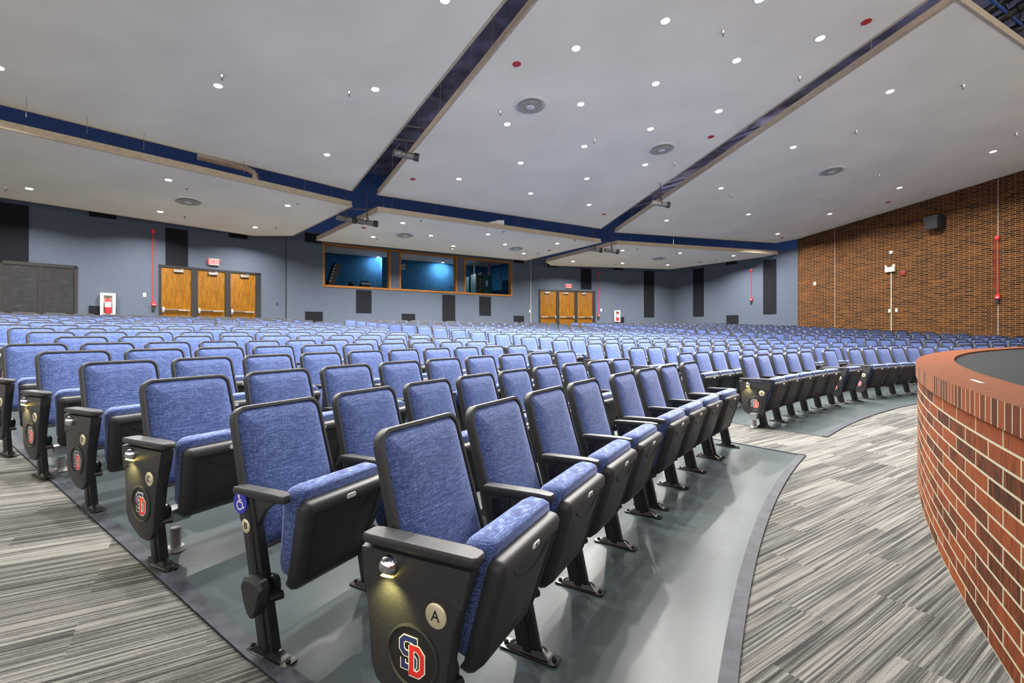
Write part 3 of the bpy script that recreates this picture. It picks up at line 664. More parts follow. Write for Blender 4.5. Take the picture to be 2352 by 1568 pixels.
# fire alarm runs: strobe, red conduit, pull station
def alarm(W, x, yt, yb, label, box=True):
    u = W.u(x); zt, zb = W.z(x, yt), W.z(x, yb); t = thing('fire_alarm', label, 'fire alarm', W.loc(u, zb), W.rz_in(), 'red fire alarm runs')
    m = MB(); m.box((0, -.03, zt-zb), (.11, .06, .13)); m.obj('strobe', M['red'], t, bevel=.006)
    m = MB(); m.cyl((0, -.02, 0), (0, -.02, zt-zb), .016, 8); m.obj('conduit', M['red'], t)
    m = MB(); m.box((.015, -.035, -.02), (.125, .07, .16)); m.obj('pull_station', M['red'], t, bevel=.008)
    m = MB(); m.box((.015, -.074, -.045), (.08, .012, .03)); m.obj('pull_handle', M['white'], t)
    if box: m = MB(); m.box((.0, -.03, -.19), (.09, .05, .16)); m.obj('back_box', M['frame_black'], t)
alarm(WL, 351.5, 531, 696, 'red alarm strobe and pull station left of the exit doors'); alarm(W3, 1374, 627, 723, 'red alarm strobe and pull station right of the far doors')
alarm(W4, 1726, 621, 686, 'red alarm strobe and pull station on the far side wall', True); alarm(WR, 2292, 546, 680, 'red alarm strobe and pull station on the brick wall')
# extinguisher cabinets
def cabinet(W, x0, x1, y0, label, h=.75):
    u0, u1 = W.u(x0), W.u(x1); zt = W.z((x0+x1)/2, y0); wd = abs(u1-u0); t = thing('extinguisher_cabinet', label, 'fire extinguisher cabinet', W.loc((u0+u1)/2, zt-h/2, .032), W.rz_in(), 'fire extinguisher cabinets')
    m = MB(); b = wd*.2
    m.box((-wd/2+b/2, -.05, 0), (b, .1, h)); m.box((wd/2-b/2, -.05, 0), (b, .1, h)); m.box((0, -.05, h/2-b/2), (wd-2*b, .1, b)); m.box((0, -.05, -h/2+b/2), (wd-2*b, .1, b)); m.obj('frame', M['white'], t, bevel=.008)
    m = MB(); m.box((0, -.006, 0), (wd-1.6*b, .01, h-1.6*b)); m.obj('back', M['vent'], t)
    e = thing('fire_extinguisher', label.replace('white cabinet holding a red extinguisher', 'red fire extinguisher with white tag inside the cabinet'), 'fire extinguisher', W.loc((u0+u1)/2, zt-h+b+.01, .04), W.rz_in(), 'red fire extinguishers')
    r = min(.085, (wd-2*b)*.36); m = MB(); m.lathe([(r, 0), (r, .40), (r*.8, .45), (r*.3, .48)], (0, -.1, 0), n=18); m.obj('cylinder', M['red'], e)
    m = MB(); m.lathe([(r*1.02, .2), (r*1.02, .37)], (0, -.1, 0), n=18); m.obj('label_band', M['white'], e)
    m = MB(); m.box((0, -.1, .5), (.05, .04, .05)); m.box((.03, -.12, .53), (.12, .02, .015)); m.obj('valve', M['dark_metal'], e)
cabinet(WL, 229, 264, 673.5, 'white cabinet holding a red extinguisher on the left wall'); cabinet(W3, 1410, 1422.5, 713, 'white cabinet holding a red extinguisher on the far wall', .7)
wrect(WL, 'light_switch', 328.5, 335.5, 672.5, 681.5, .015, M['white'], 'white switch plate between the extinguisher and the red conduit', 'switch', 'wall plates', bev=.003)
wrect(WL, 'thermostat', 635, 639, 694, 700, .02, M['dark_metal'], 'tiny dark plate on the wall right of the exit doors', 'wall plate', 'wall plates')
wrect(W3, 'light_switch', 1379, 1382.5, 709, 714.5, .015, M['white'], 'white switch plate right of the far red conduit', 'switch', 'wall plates')
wrect(WB, 'light_switch', 1215.5, 1217.5, 711, 717, .02, M['white'], 'small white plate on the wall left of the far doors', 'switch', 'wall plates')
wrect(WR, 'wall_plate', 1869, 1874.5, 647, 655, .02, M['vent'], 'grey plate high on the brick wall near the corner', 'wall plate', 'wall plates')
wrect(WR, 'junction_box', 2042.5, 2048.5, 709.5, 717.5, .07, M['vent'], 'grey box left of the ivory conduit on the brick wall', 'wall box', 'wall plates')
wrect(WR, 'light_switch', 2057.5, 2062, 708, 716, .03, M['white'], 'pale box right of the ivory conduit on the brick wall', 'switch', 'wall plates')
wrect(WR, 'alarm_speaker', 2070.5, 2080.5, 621.5, 632, .05, plain('dark_red', (120, 8, 20), .5), 'dark red square alarm sounder on the brick wall', 'alarm sounder', bev=.006)
for x, nm in ((1917.5, 'trim_7'), (2292.5, 'trim_8')):
    u = WR.u(x); mb = MB(); WR.box(mb, u-.008, u+.008, -.01, .003, 0, 6.9); o = mb.obj(nm, plain('joint_sealant', (158, 150, 150), .8), smooth=0); tag(o, kind='structure')
# emergency light on the brick wall
u = WR.u(2046); z = WR.z(2046, 619); t = thing('emergency_light', 'ivory twin-head emergency light on the brick wall', 'emergency light', WR.loc(u, z), WR.rz_in())
m = MB(); m.box((0, -.05, 0), (.36, .1, .2)); m.obj('housing', M['offwhite'], t, bevel=.01)
for s in (-1, 1):
    m = MB(); m.lathe([(.02, -.05), (.06, .02), (.055, .03), (0, .025)], (s*.15, -.06, .15), (s*.5, -.8, -.1), 14); m.cyl((s*.14, -.05, .09), (s*.15, -.05, .15), .012, 6); m.obj('lamp_head', M['offwhite'], t)
m = MB(); zb = WR.z(2049, 765)-z; m.cyl((.03, -.02, zb), (.03, -.02, -.1), .016, 8); m.obj('conduit', M['offwhite'], t)
u = WR.u(2047); z = WR.z(2047, 580); t = thing('dome_camera', 'small white dome camera on the brick wall', 'camera', WR.loc(u, z), WR.rz_in())
m = MB(); m.lathe([(.075, 0), (.075, .03), (.06, .07), (.03, .08)], (0, 0, 0), (0, -1, 0), 20); m.obj('housing', M['white'], t)
m = MB(); m.lathe([(.034, .078), (.02, .095), (0, .1)], (-.005, 0, 0), (-.3, -1, 0), 14); m.obj('lens', M['dark'], t)
u = WR.u(2155); z = WR.z(2155, 512); t = thing('wall_loudspeaker', 'black wedge loudspeaker high on the brick wall', 'loudspeaker', WR.loc(u, z), WR.rz_in())
m = MB(); m.add([(-.34, -.1, .28), (.26, -.1, .28), (.26, -.1, -.22), (-.24, -.1, -.22), (-.3, -.42, .26), (.18, -.42, .26), (.16, -.36, -.26), (-.24, -.36, -.26)], [(0, 1, 2, 3), (4, 7, 6, 5), (0, 4, 5, 1), (3, 2, 6, 7), (0, 3, 7, 4), (1, 5, 6, 2)]); m.obj('cabinet', M['dark'], t, bevel=.012)
m = MB(); m.add([(-.285, -.425, .24), (.165, -.425, .24), (.145, -.368, -.24), (-.225, -.368, -.24)], [(0, 1, 2, 3)]); m.obj('grille', plain('speaker_grille', (28, 29, 34), .8), t, smooth=0)
m = MB(); m.box((0, -.05, 0), (.08, .1, .2)); m.obj('wall_bracket', M['dark_metal'], t)

# ---------------------------------------------------------------- control booth
cols = [(741, 897.5), (917, 1050), (1066, 1176.5)]
for i, (xa, xb) in enumerate(cols):
    u0, u1 = WB.u(xa), WB.u(xb); b = .09
    mb = MB(); WB.box(mb, u0, u0+b, -.24, .02, BZ0, BZT); WB.box(mb, u1-b, u1, -.24, .02, BZ0, BZT); WB.box(mb, u0, u1, -.24, .02, BZT-b, BZT); WB.box(mb, u0, u1, -.24, .03, BZ0, BZ0+b)
    o = mb.obj('window_%d' % (i+1), M['oak_frame'], smooth=0); tag(o, kind='structure')
    mb = MB(); WB.box(mb, u0+b, u1-b, -.212, -.206, BZ0+b, BZT-b); g = mb.obj('glass', M['glass'], o, smooth=0)
    if i < 2:
        un = WB.u(cols[i+1][0]); mb = MB(); WB.box(mb, u1, un, -.25, .0, BZ0+.06, BZT-.06); c = mb.obj('wall_rear_column', M['wall'], smooth=0); tag(c, kind='structure')
        mb = MB(); WB.box(mb, u1, un, -.01, .02, BZT-.07, BZT); WB.box(mb, u1, un, -.01, .03, BZ0, BZ0+b); c = mb.obj('trim_%d' % (9+i), M['oak_frame'], smooth=0); tag(c, kind='structure')
DB = 3.6; FB = BZ0-1.0; CB = BZT+.15
mb = MB(); WB.box(mb, bu0-.6, bu1+.5, -DB-.1, -DB, FB-.1, CB+.1); WB.box(mb, bu0-.7, bu0-.6, -DB, -.25, FB-.1, CB+.1); WB.box(mb, bu1+.5, bu1+.6, -DB, -.25, FB-.1, CB+.1); WB.box(mb, WB.u(935)-.1, WB.u(935)+.3, -DB, -DB+.25, FB, CB)
o = mb.obj('wall_booth', M['booth_wall'], smooth=0); tag(o, kind='structure')
mb = MB(); WB.box(mb, bu0-.6, bu1+.5, -DB, -.25, CB, CB+.08); o = mb.obj('ceiling_booth', M['tiles'], smooth=0); tag(o, kind='structure')
mb = MB(); WB.box(mb, bu0-.6, bu1+.5, -DB, -.25, FB-.1, FB); o = mb.obj('floor_booth', M['vent'], smooth=0); tag(o, kind='structure')
for i, (px, py) in enumerate(((869, 590), (1017, 602.5), (1143, 613.5))):
    r = ray(px, py); k = (CB-H)/r.z; p = Vector((r.x*k, r.y*k, CB))
    t = thing('downlight', 'warm downlight in the control booth behind the %s window' % ('first', 'second', 'third')[i], 'ceiling light', p, 0, 'warm booth downlights')
    m = MB(); m.lathe([(.098, .002), (.098, -.004), (.082, -.007), (.078, -.002)], n=20); m.obj('trim_ring', M['white'], t); m = MB(); m.lathe([(0, -.0035), (.079, -.0035), (.079, 0)], n=20); m.obj('lens', M['lamp_warm'], t)
    ld = bpy.data.lights.new('booth_lamp', 'AREA'); ld.shape = 'DISK'; ld.size = .15; ld.energy = 80; ld.color = (1, .93, .86); l = bpy.data.objects.new('lamp', ld); COL.objects.link(l); l.parent = t; l.location = (0, 0, -.02)
def booth_at(px, n): return WB.P(WB.u(px), -n, 0)
def inb(px, n, z):                   # booth point n metres behind the glass in a column
    W2 = Wall((WB.P(0, -n, 0).x, WB.P(0, -n, 0).y), 55.5, 1); return W2.P(W2.u(px), 0, z), W2
# counter under the windows
mb = MB(); WB.box(mb, bu0, bu1, -1.0, -.26, BZ0+.035, BZ0+.075); o = mb.obj('booth_counter', M['dark'], smooth=0); tag(o, 'dark counter running under the booth windows', 'counter')
ZC = BZ0+.075
p, _ = inb(757, .62, ZC); t = thing('mixing_console', 'black mixing console standing on edge in the first booth window', 'mixing console', p, WB.rz_in())
m = MB(); m.T = Matrix.Translation((0, 0, .02)) @ Matrix.Rotation(.30, 4, 'Y'); m.box((0, 0, .55), (.30, .5, 1.1)); m.obj('case', M['dark'], t, bevel=.04)
m = MB(); m.T = Matrix.Translation((0, 0, .02)) @ Matrix.Rotation(.30, 4, 'Y')
for k in range(6): m.box((-.1, -.26, .2+k*.15), (.08, .03, .05)); m.box((.155, -.1, .2+k*.15), (.02, .1, .06))
m.obj('latches', M['grey_metal'], t)
p, _ = inb(838, .6, ZC); t = thing('equipment_case', 'black case with handle behind the first booth window', 'equipment case', p, WB.rz_in())
m = MB(); m.box((0, 0, .12), (.42, .3, .24)); m.obj('case', M['dark'], t, bevel=.01); m = MB(); m.box((0, -.155, .21), (.42, .02, .05)); m.obj('light_strip', M['vent'], t)
m = MB(); m.tube([(-.17, 0, .24), (-.16, 0, .34), (.16, 0, .34), (.17, 0, .24)], .025, 8); m.obj('handle', M['dark'], t)
p, _ = inb(803, .6, ZC); t = thing('desk_monitor', 'small black tilted screen on the booth counter', 'monitor', p, WB.rz_in()+.5)
m = MB(); m.T = Matrix.Rotation(.5, 4, 'X'); m.box((0, 0, .16), (.26, .03, .24)); m.obj('screen', M['dark'], t, bevel=.005); m = MB(); m.box((0, 0, .02), (.3, .2, .04)); m.cyl((0, 0, 0), (0, .03, .14), .02, 8); m.obj('stand', M['dark'], t)
p, _ = inb(884, .5, ZC); t = thing('desk_telephone', 'small black device at the right of the first booth window', 'device', p, WB.rz_in()); m = MB(); m.box((0, 0, .05), (.18, .15, .1)); m.obj('base', M['dark'], t, bevel=.01); m = MB(); m.box((-.03, 0, .17), (.06, .05, .16)); m.obj('handset', M['dark_metal'], t, bevel=.01)
p, _ = inb(1003, .5, ZC); t = thing('turntable', 'low flat black unit on the second booth window counter', 'device', p, WB.rz_in()); m = MB(); m.box((0, 0, .04), (.75, .35, .08)); m.obj('case', M['dark'], t, bevel=.01); m = MB(); m.box((.05, -.18, .03), (.2, .01, .03)); m.obj('front_label', M['vent'], t)
p, _ = inb(1041, .5, ZC); t = thing('desk_microphone', 'gooseneck microphone in the second booth window', 'microphone', p, WB.rz_in()); m = MB(); m.tube([(.05, 0, 0), (.04, 0, .15), (-.04, 0, .24), (-.12, 0, .29)], .01, 8); m.lathe([(.07, 0), (.05, .03)], (.05, 0, 0), n=12); m.obj('gooseneck', M['dark'], t); m = MB(); m.lathe([(.02, 0), (.03, .04), (.02, .09), (0, .1)], (-.11, 0, .28), (-.8, 0, .35), 10); m.obj('capsule', M['dark'], t)
p, W2 = inb(905+20, 3.0, 0); z = W2.z(926, 613); t = thing('wall_bracket_lamp', 'pale wall unit high in the second booth window', 'wall unit', p+Vector((0, 0, z)), WB.rz_in()); m = MB(); m.box((0, 0, 0), (.26, .12, .3)); m.obj('body', M['vent'], t, bevel=.02); m = MB(); m.box((0, -.065, 0), (.16, .01, .2)); m.obj('grille', M['grey_metal'], t)
for i, (xa, xb, n) in enumerate(((1075, 1088, 2.6), (1091, 1127, 1.7))):
    p, W2 = inb((xa+xb)/2, n, FB); zt = W2.z((xa+xb)/2, 636 if i == 0 else 630.5); wd = abs(W2.u(xb)-W2.u(xa)); hgt = zt-FB
    t = thing('equipment_rack', ('narrow teal equipment rack behind the third booth window', 'wide teal equipment rack behind the third booth window')[i], 'equipment rack', p, WB.rz_in(), 'teal equipment racks')
    m = MB(); m.box((0, .2, hgt/2), (wd, .6, hgt)); m.obj('cabinet', M['teal'], t, bevel=.01)
    m = MB(); m.box((-wd*.22 if i else 0, -.105, hgt/2), (wd*(.36 if i else .7), .02, hgt-.16)); m.obj('rack_opening', M['dark'], t)
    if i:
        m = MB()
        for k in range(6): m.box((-wd*.22+.05*math.sin(k*2.3), -.12, hgt-.3-.13*k), (.16, .01, .03))
        m.obj('indicator_panels', M['vent'], t); m = MB(); m.box((wd*.2, -.105, hgt-.5), (.14, .01, .34)); m.obj('vent_label', M['vent'], t)
        m = MB(); m.box((.02, .1, hgt+.03), (.4, .3, .05)); m.box((.0, .1, hgt+.08), (.2, .2, .06)); m.obj('loose_gear', M['dark_metal'], t)
for i, (x, m_) in enumerate(((1089.5, 'vent'), (1123, 'redmat'))):
    p, W2 = inb(x, 2.2, 0); mb = MB(); mb.cyl((0, 0, 0), (0, 0, CB-W2.z(x, 633)), .03, 8); o = mb.obj('cable_conduit', M[m_]); o.location = p+Vector((0, 0, W2.z(x, 633))); tag(o, ('pale conduit rising from the narrow teal rack', 'dark red conduit rising from the wide teal rack')[i], 'conduit', 'booth conduits')
mc = MB(); 
for k in range(10):
    pp, _ = inb(1130+k*4.2, 3.0+.12*(k % 2), 0); mc.cyl((pp.x, pp.y, FB), (pp.x, pp.y, CB-.1), .16, 10)
o = mc.obj('booth_curtain', M['booth_wall']); tag(o, 'blue pleated curtain behind the third booth window', 'curtain')

# ---------------------------------------------------------------- theatre seats (x along the row, +y away from the stage)
AB = math.radians(16); sA, cA = math.sin(AB), math.cos(AB)
def BK(x, t, d): return Vector((x, .158+t*sA-d*cA-.012*(1-(x/.25)**2)*0, .34+t*cA+d*sA))
SU = Vector((0, -.231, .973)); SN = Vector((0, -.973, -.231))
def ST(x, t, d): return Vector((x, -.046, .20))+SU*t+SN*d
def outline(hb, ht, t0, t1, rb, rt, k=5, inset=0):
    """rounded trapezoid, counter-clockwise in (x,t)"""
    hb -= inset; ht -= inset; t0 += inset; t1 -= inset; rb = max(.004, rb-inset*.8); rt = max(.004, rt-inset*.8); P = []
    for cx, cy, r, a0 in ((hb-rb, t0+rb, rb, -PI/2), (ht-rt, t1-rt, rt, 0), (-ht+rt, t1-rt, rt, PI/2), (-hb+rb, t0+rb, rb, PI)):
        for i in range(k+1): a = a0+PI/2*i/k; P.append((cx+r*math.cos(a), cy+r*math.sin(a)))
    return P
def ring3(f, o, d): return [f(x, t, d) for x, t in o]
def pillow(mb, f, args, d0, dome, steps, k, back=None):
    """cushion face: nested outlines rising to a soft crown"""
    rs = []
    if back is not None: rs.append(ring3(f, outline(*args, k=k, inset=.004), back))
    m = min(args[0], (args[3]-args[2])/2)*.92
    for i in range(steps+1):
        q = i/steps; ins = m*(q**1.35); rs.append(ring3(f, outline(*args, k=k, inset=ins), d0+dome*(1-(1-q)**3.2)))
    mb.rings(rs, cap0=back is not None)
def seat_meshes(hi):
    k = 6 if hi else 2; R = {}
    ba = (.248, .236, 0, .61, .03, .062)
    # back frame: shell with a raised rim
    mb = MB(); o = lambda ins: outline(*ba, k=k, inset=ins)
    rs = [ring3(BK, o(.045), -.040), ring3(BK, o(.012), -.036), ring3(BK, o(.0), -.022), ring3(BK, o(.0), .006), ring3(BK, o(.004), .0125), ring3(BK, o(.016), .0125), ring3(BK, o(.019), .0)] if hi else [ring3(BK, o(.02), -.038), ring3(BK, o(0), -.02), ring3(BK, o(0), .014), ring3(BK, o(.024), .016), ring3(BK, o(.026), .0)]
    mb.rings(rs, cap0=True, cap1=False); R['back_frame'] = (mb, 'black', 50)
    mb = MB(); pillow(mb, BK, (.230, .218, .018, .592, .02, .05) if hi else (.224, .212, .018, .586, .02, .05), .002, .026, 7 if hi else 2, k); R['backrest'] = (mb, 'fabric', 180)
    # seat shell and cushion, tipped up
    sa = (.206, .236, 0, .40, .05, .03)
    mb = MB(); o = lambda ins: outline(*sa, k=k, inset=ins)
    if hi:
        rs = [ring3(ST, o(.02), -.036), ring3(ST, o(.002), -.034), ring3(ST, o(0), -.028), ring3(ST, o(-.001), -.002), ring3(ST, o(.008), .012), ring3(ST, o(.035), .021), ring3(ST, o(.043), .021), ring3(ST, o(.05), .013), ring3(ST, o(.1), .016), ring3(ST, o(.16), .018)]
    else: rs = [ring3(ST, o(.01), -.045), ring3(ST, o(0), .006), ring3(ST, o(.03), .02)]
    # the shell curves back towards the hinge at its foot
    def bend(v):
        t = (v-Vector((v.x, -.046, .20))).dot(SU); q = max(0, .16-t)/.16; return v+Vector((0, .05*q*q, 0))
    rs = [[bend(v) for v in r] for r in rs]
    mb.rings(rs); 
    if hi:
        pts = []
        for i in range(13):
            x = -.13+.26*i/12; pts.append(ST(x, .335-.055*(1-(x/.13)**2), .0175))
        mb.tube(pts, .0022, 5)
    R['seat_shell'] = (mb, 'black', 40)
    mb = MB(); ca = (.196, .232, .03, .438, .05, .05)
    o = lambda ins: outline(*ca, k=k, inset=ins)
    L = ((.008, -.032), (.0, -.038), (-.004, -.06), (-.003, -.105), (.010, -.134), (.034, -.150), (.1, -.158), (.17, -.160)) if hi else ((.0, -.045), (0, -.11), (.03, -.145))
    def bend2(v, d):
        q = (-d-.032)/.13; return v+Vector((0, 0, -.03*q*q if v.z > .5 else 0))
    mb.rings([[bend2(v, d) for v in ring3(ST, o(i), d)] for i, d in L]); R['seat_cushion'] = (mb, 'fabric', 180)
    return R
def standard(mb, hi=True):
    """upright on its foot between two seats, local x = 0"""
    prof = [(-.046, .012), (.046, .012), (.042+.125, .575), (-.040+.125, .60)]
    mb.prism(prof, -.019, .019)
    mb.prism([(-.018, .012), (.018, .012), (.016+.12, .57), (-.016+.12, .57)], -.024, .024)
def foot_mesh():
    mb = MB()
    mb.slab([(-.034, -.115), (-.024, -.125), (.024, -.125), (.034, -.115), (.034, .115), (.024, .125), (-.024, .125), (-.034, .115)], 0, .007)
    mb.rings([[(-.026, -.095, .007), (.026, -.095, .007), (.026, .095, .007), (-.026, .095, .007)], [(-.017, -.055, .032), (.017, -.055, .032), (.017, .055, .032), (-.017, .055, .032)]])
    for y in (-.105, .105): mb.lathe([(.010, .006), (.010, .013), (.005, .018), (0, .019)], (0, y, 0), n=8)
    return mb
def arm_mesh(w, y0, y1, z=.632):
    mb = MB(); P = [(-w*.42, y0+.01), (-w*.25, y0), (w*.25, y0), (w*.42, y0+.01), (w*.5, y0+.05), (w*.5, y1-.03), (w*.38, y1), (-w*.38, y1), (-w*.5, y1-.03), (-w*.5, y0+.05)]
    def zz(y): return z+.008*math.sin((y-y0)/(y1-y0)*PI)-.012*max(0, (y-y0)/(y1-y0)-.5)
    rs = []
    for sc, dz in ((.86, -.030), (1, -.022), (1.0, -.006), (.9, 0)):
        rs.append([(x*sc, (y0+y1)/2+(y-(y0+y1)/2)*(1-(1-sc)*.18), zz(y)+dz) for x, y in P])
    mb.rings(rs); return mb
def bracket_mesh():
    mb = MB(); mb.prism([(-.055, .606), (.19, .604), (.175, .50), (.13, .455), (.085, .46), (.02, .56)], -.012, .012); return mb
def hinge_mesh(s=1):
    mb = MB(); mb.lathe([(.036, 0), (.036, .02), (.026, .034), (0, .036)], (s*.014, .025, .262), (s, 0, 0), 16); mb.cyl((0, .01, .215), (s*.05, -.01, .215), .017, 10); mb.box((s*.03, .02, .235), (.03, .05, .05)); return mb
def panel_mesh():
    mb = MB()
    O = [(-.100, .600), (.305, .590), (.292, .47), (.278, .33), (.272, .235), (.250, .190), (.190, .150), (.125, .122), (.06, .118), (.02, .135), (-.005, .175), (-.018, .30), (-.040, .42), (-.075, .52)]
    O = [(y, z) for y, z in O]; c = (.12, .36)
    def sc(k): return [(c[0]+(y-c[0])*k, c[1]+(z-c[1])*k) for y, z in O]
    rs = []
    for k, x in ((.97, .016), (1, .010), (1, -.026), (.985, -.034), (.94, -.037)): rs.append([(x, y, z) for y, z in sc(k)])
    mb.rings(rs)
    # upper field overlaps the lower one with an arched edge
    U = [(-.098, .598), (.303, .588), (.290, .468), (.24, .487), (.17, .498), (.09, .502), (.0, .497), (-.068, .484)]
    mb.rings([[(-.030, y, z) for y, z in U], [(-.0415, y*.995+.0005, z) for y, z in U]]); return mb
def ribbon(mb, pts, w, x0, x1, closed=False):
    """flat stroke of width w through (y,z) points, between planes x0 and x1"""
    n = len(pts); L = []; Rr = []
    for i in range(n):
        a = Vector(pts[i-1]) if (i > 0 or closed) else None; b = Vector(pts[i]); c = Vector(pts[(i+1) % n]) if (i < n-1 or closed) else None
        d1 = (b-a).normalized() if a is not None else (c-b).normalized(); d2 = (c-b).normalized() if c is not None else d1
        n1 = Vector((-d1.y, d1.x)); n2 = Vector((-d2.y, d2.x)); m = (n1+n2); m = m.normalized() if m.length > 1e-6 else n1; k = w/2/max(.5, m.dot(n1))
        L.append(b+m*k); Rr.append(b-m*k)
    rng = range(n if closed else n-1)
    for i in rng:
        j = (i+1) % n; q = [L[i], L[j], Rr[j], Rr[i]]
        mb.add([(x0, p.x, p.y) for p in q]+[(x1, p.x, p.y) for p in q], [(0, 1, 2, 3), (7, 6, 5, 4), (0, 4, 5, 1), (1, 5, 6, 2), (2, 6, 7, 3), (3, 7, 4, 0)])
EX, EZ = .105, .305
def emblem_meshes():
    """disc with two interlocked block letters; seen from -x, so +y runs to the left"""
    k = .0125
    def pts(L): return [(EX-(x-4.2)*k, EZ+(z-4.8)*k) for x, z in L]
    S = pts([(5.0, 7.3), (5.0, 8.6), (2.0, 8.6), (1.1, 7.7), (1.1, 6.0), (2.0, 5.1), (3.9, 5.1), (4.8, 4.2), (4.8, 2.9), (3.9, 2.0), (1.5, 2.0), (1.5, 3.6)])
    D = pts([(3.6, 6.9), (5.9, 6.9), (7.1, 5.7), (7.1, 2.2), (5.9, 1.0), (3.2, 1.0)]); D2 = pts([(4.0, 7.2), (4.0, .75)])
    ring = MB(); ring.lathe([(.094, -.002), (.094, .006), (.088, .009), (.084, .004), (.084, -.002)], (-.036, EX, EZ), (-1, 0, 0), 36)
    disc = MB(); disc.lathe([(.086, 0), (.086, .003), (0, .0032)], (-.036, EX, EZ), (-1, 0, 0), 36)
    wh = MB(); x0 = -.0385; ribbon(wh, S, .0215, x0, -.0400); ribbon(wh, D, .0215, x0, -.0408); ribbon(wh, D2, .0215, x0, -.0409)
    na = MB(); ribbon(na, S, .0155, x0, -.0404)
    rd = MB(); ribbon(rd, D, .0155, x0, -.0412); ribbon(rd, D2, .0155, x0, -.0414)
    return ring.mesh('emblem_ring', M['black']), disc.mesh('emblem_disc', M['dark']), wh.mesh('emblem_outline', M['logo_white'], smooth=0), na.mesh('emblem_letter', M['navy'], smooth=0), rd.mesh('emblem_letter', M['logo_red'], smooth=0)
HI = {n: m[0].mesh(n, M[m[1]], smooth=m[2]) for n, m in seat_meshes(True).items()}
mb = MB(); standard(mb); LEG = mb.mesh('leg', M['black_metal'], bevel=.004)
FOOT = foot_mesh().mesh('foot_plate', M['plate'], bevel=.0015, seg=1)
ARM = arm_mesh(.056, -.10, .205).mesh('armrest', M['black']); ARMW = arm_mesh(.074, -.115, .30, .636).mesh('armrest', M['black'])
BRK = bracket_mesh().mesh('arm_bracket', M['black'], bevel=.003)
HIN = hinge_mesh(1).mesh('hinge', M['black_metal'])
PAN = panel_mesh().mesh('end_panel', M['black'], smooth=40)
EMB = emblem_meshes()
mb = MB(); mb.lathe([(.036, -.002), (.036, .004), (.033, .006), (0, .0062)], (0, 0, 0), (-1, 0, 0), 28); 
for y in (-.022, .022): mb.lathe([(.004, .006), (.003, .009), (0, .009)], (0, y, 0), (-1, 0, 0), 8)
PLATE = mb.mesh('row_plate', M['brass'])
mb = MB(); mb.lathe([(.033, -.002), (.033, .004), (.029, .018), (.018, .028), (0, .031)], (0, 0, 0), (-1, 0, 0), 20); DOME = mb.mesh('aisle_lamp', M['chrome'])
mb = MB(); mb.lathe([(.012, 0), (.02, .003), (0, .004)], (-.012, 0, -.026), (-.45, 0, -1), 14); GLOW = mb.mesh('lamp_lens', M['amber'])
mb = MB(); mb.rings([[(x, 0, z) for x, z in outline(.026, .026, -.011, .011, .01, .01, k=4)], [(x, -.003, z) for x, z in outline(.026, .026, -.011, .011, .01, .01, k=4)]]); NUM = mb.mesh('seat_number_plate', M['white'])
mb = MB(); mb.lathe([(.042, -.001), (.042, .003), (0, .0035)], (0, 0, 0), (-1, 0, 0), 30); BADGE = mb.mesh('access_badge', M['badge'])
def access_symbol():
    mb = MB(); k = .0072; P = lambda L: [(-(x)*k, z*k) for x, z in L]
    mb.lathe([(.0062, 0), (.0062, .001), (0, .001)], (-.0035, .3*k+.004, 3.7*k), (-1, 0, 0), 14)
    ribbon(mb, P([(-.5, 3.0), (-.2, .6), (1.9, .6), (3.0, -2.2), (3.9, -1.8)]), .0052, -.0035, -.0045)
    ribbon(mb, P([(-.4, 1.9), (1.6, 1.9)]), .0042, -.0035, -.0045)
    arc = [(-.1+2.35*math.cos(math.radians(a)), -1.2+2.35*math.sin(math.radians(a))) for a in range(95, 345, 14)]
    ribbon(mb, P(arc), .0046, -.0035, -.0045); return mb.mesh('access_symbol', M['logo_white'], smooth=0)
SYM = access_symbol()
LETTER = {c: text_mesh(c, .044, M['dark'], 'row_letter') for c in 'ABCDEF'}
mb = MB(); pr = [(.0, .085), (.05, .075), (.062, .05), (.045, -.01), (.02, -.06), (-.0, -.075), (-.02, -.06), (-.045, -.01), (-.062, .05), (-.05, .075)]
mb.rings([[(0, y, z) for y, z in pr], [(-.03, y, z) for y, z in pr], [(-.042, y*.85, z*.85) for y, z in pr]]); CAPT = mb.mesh('hinge_cover', M['black'])
NUMT = {}
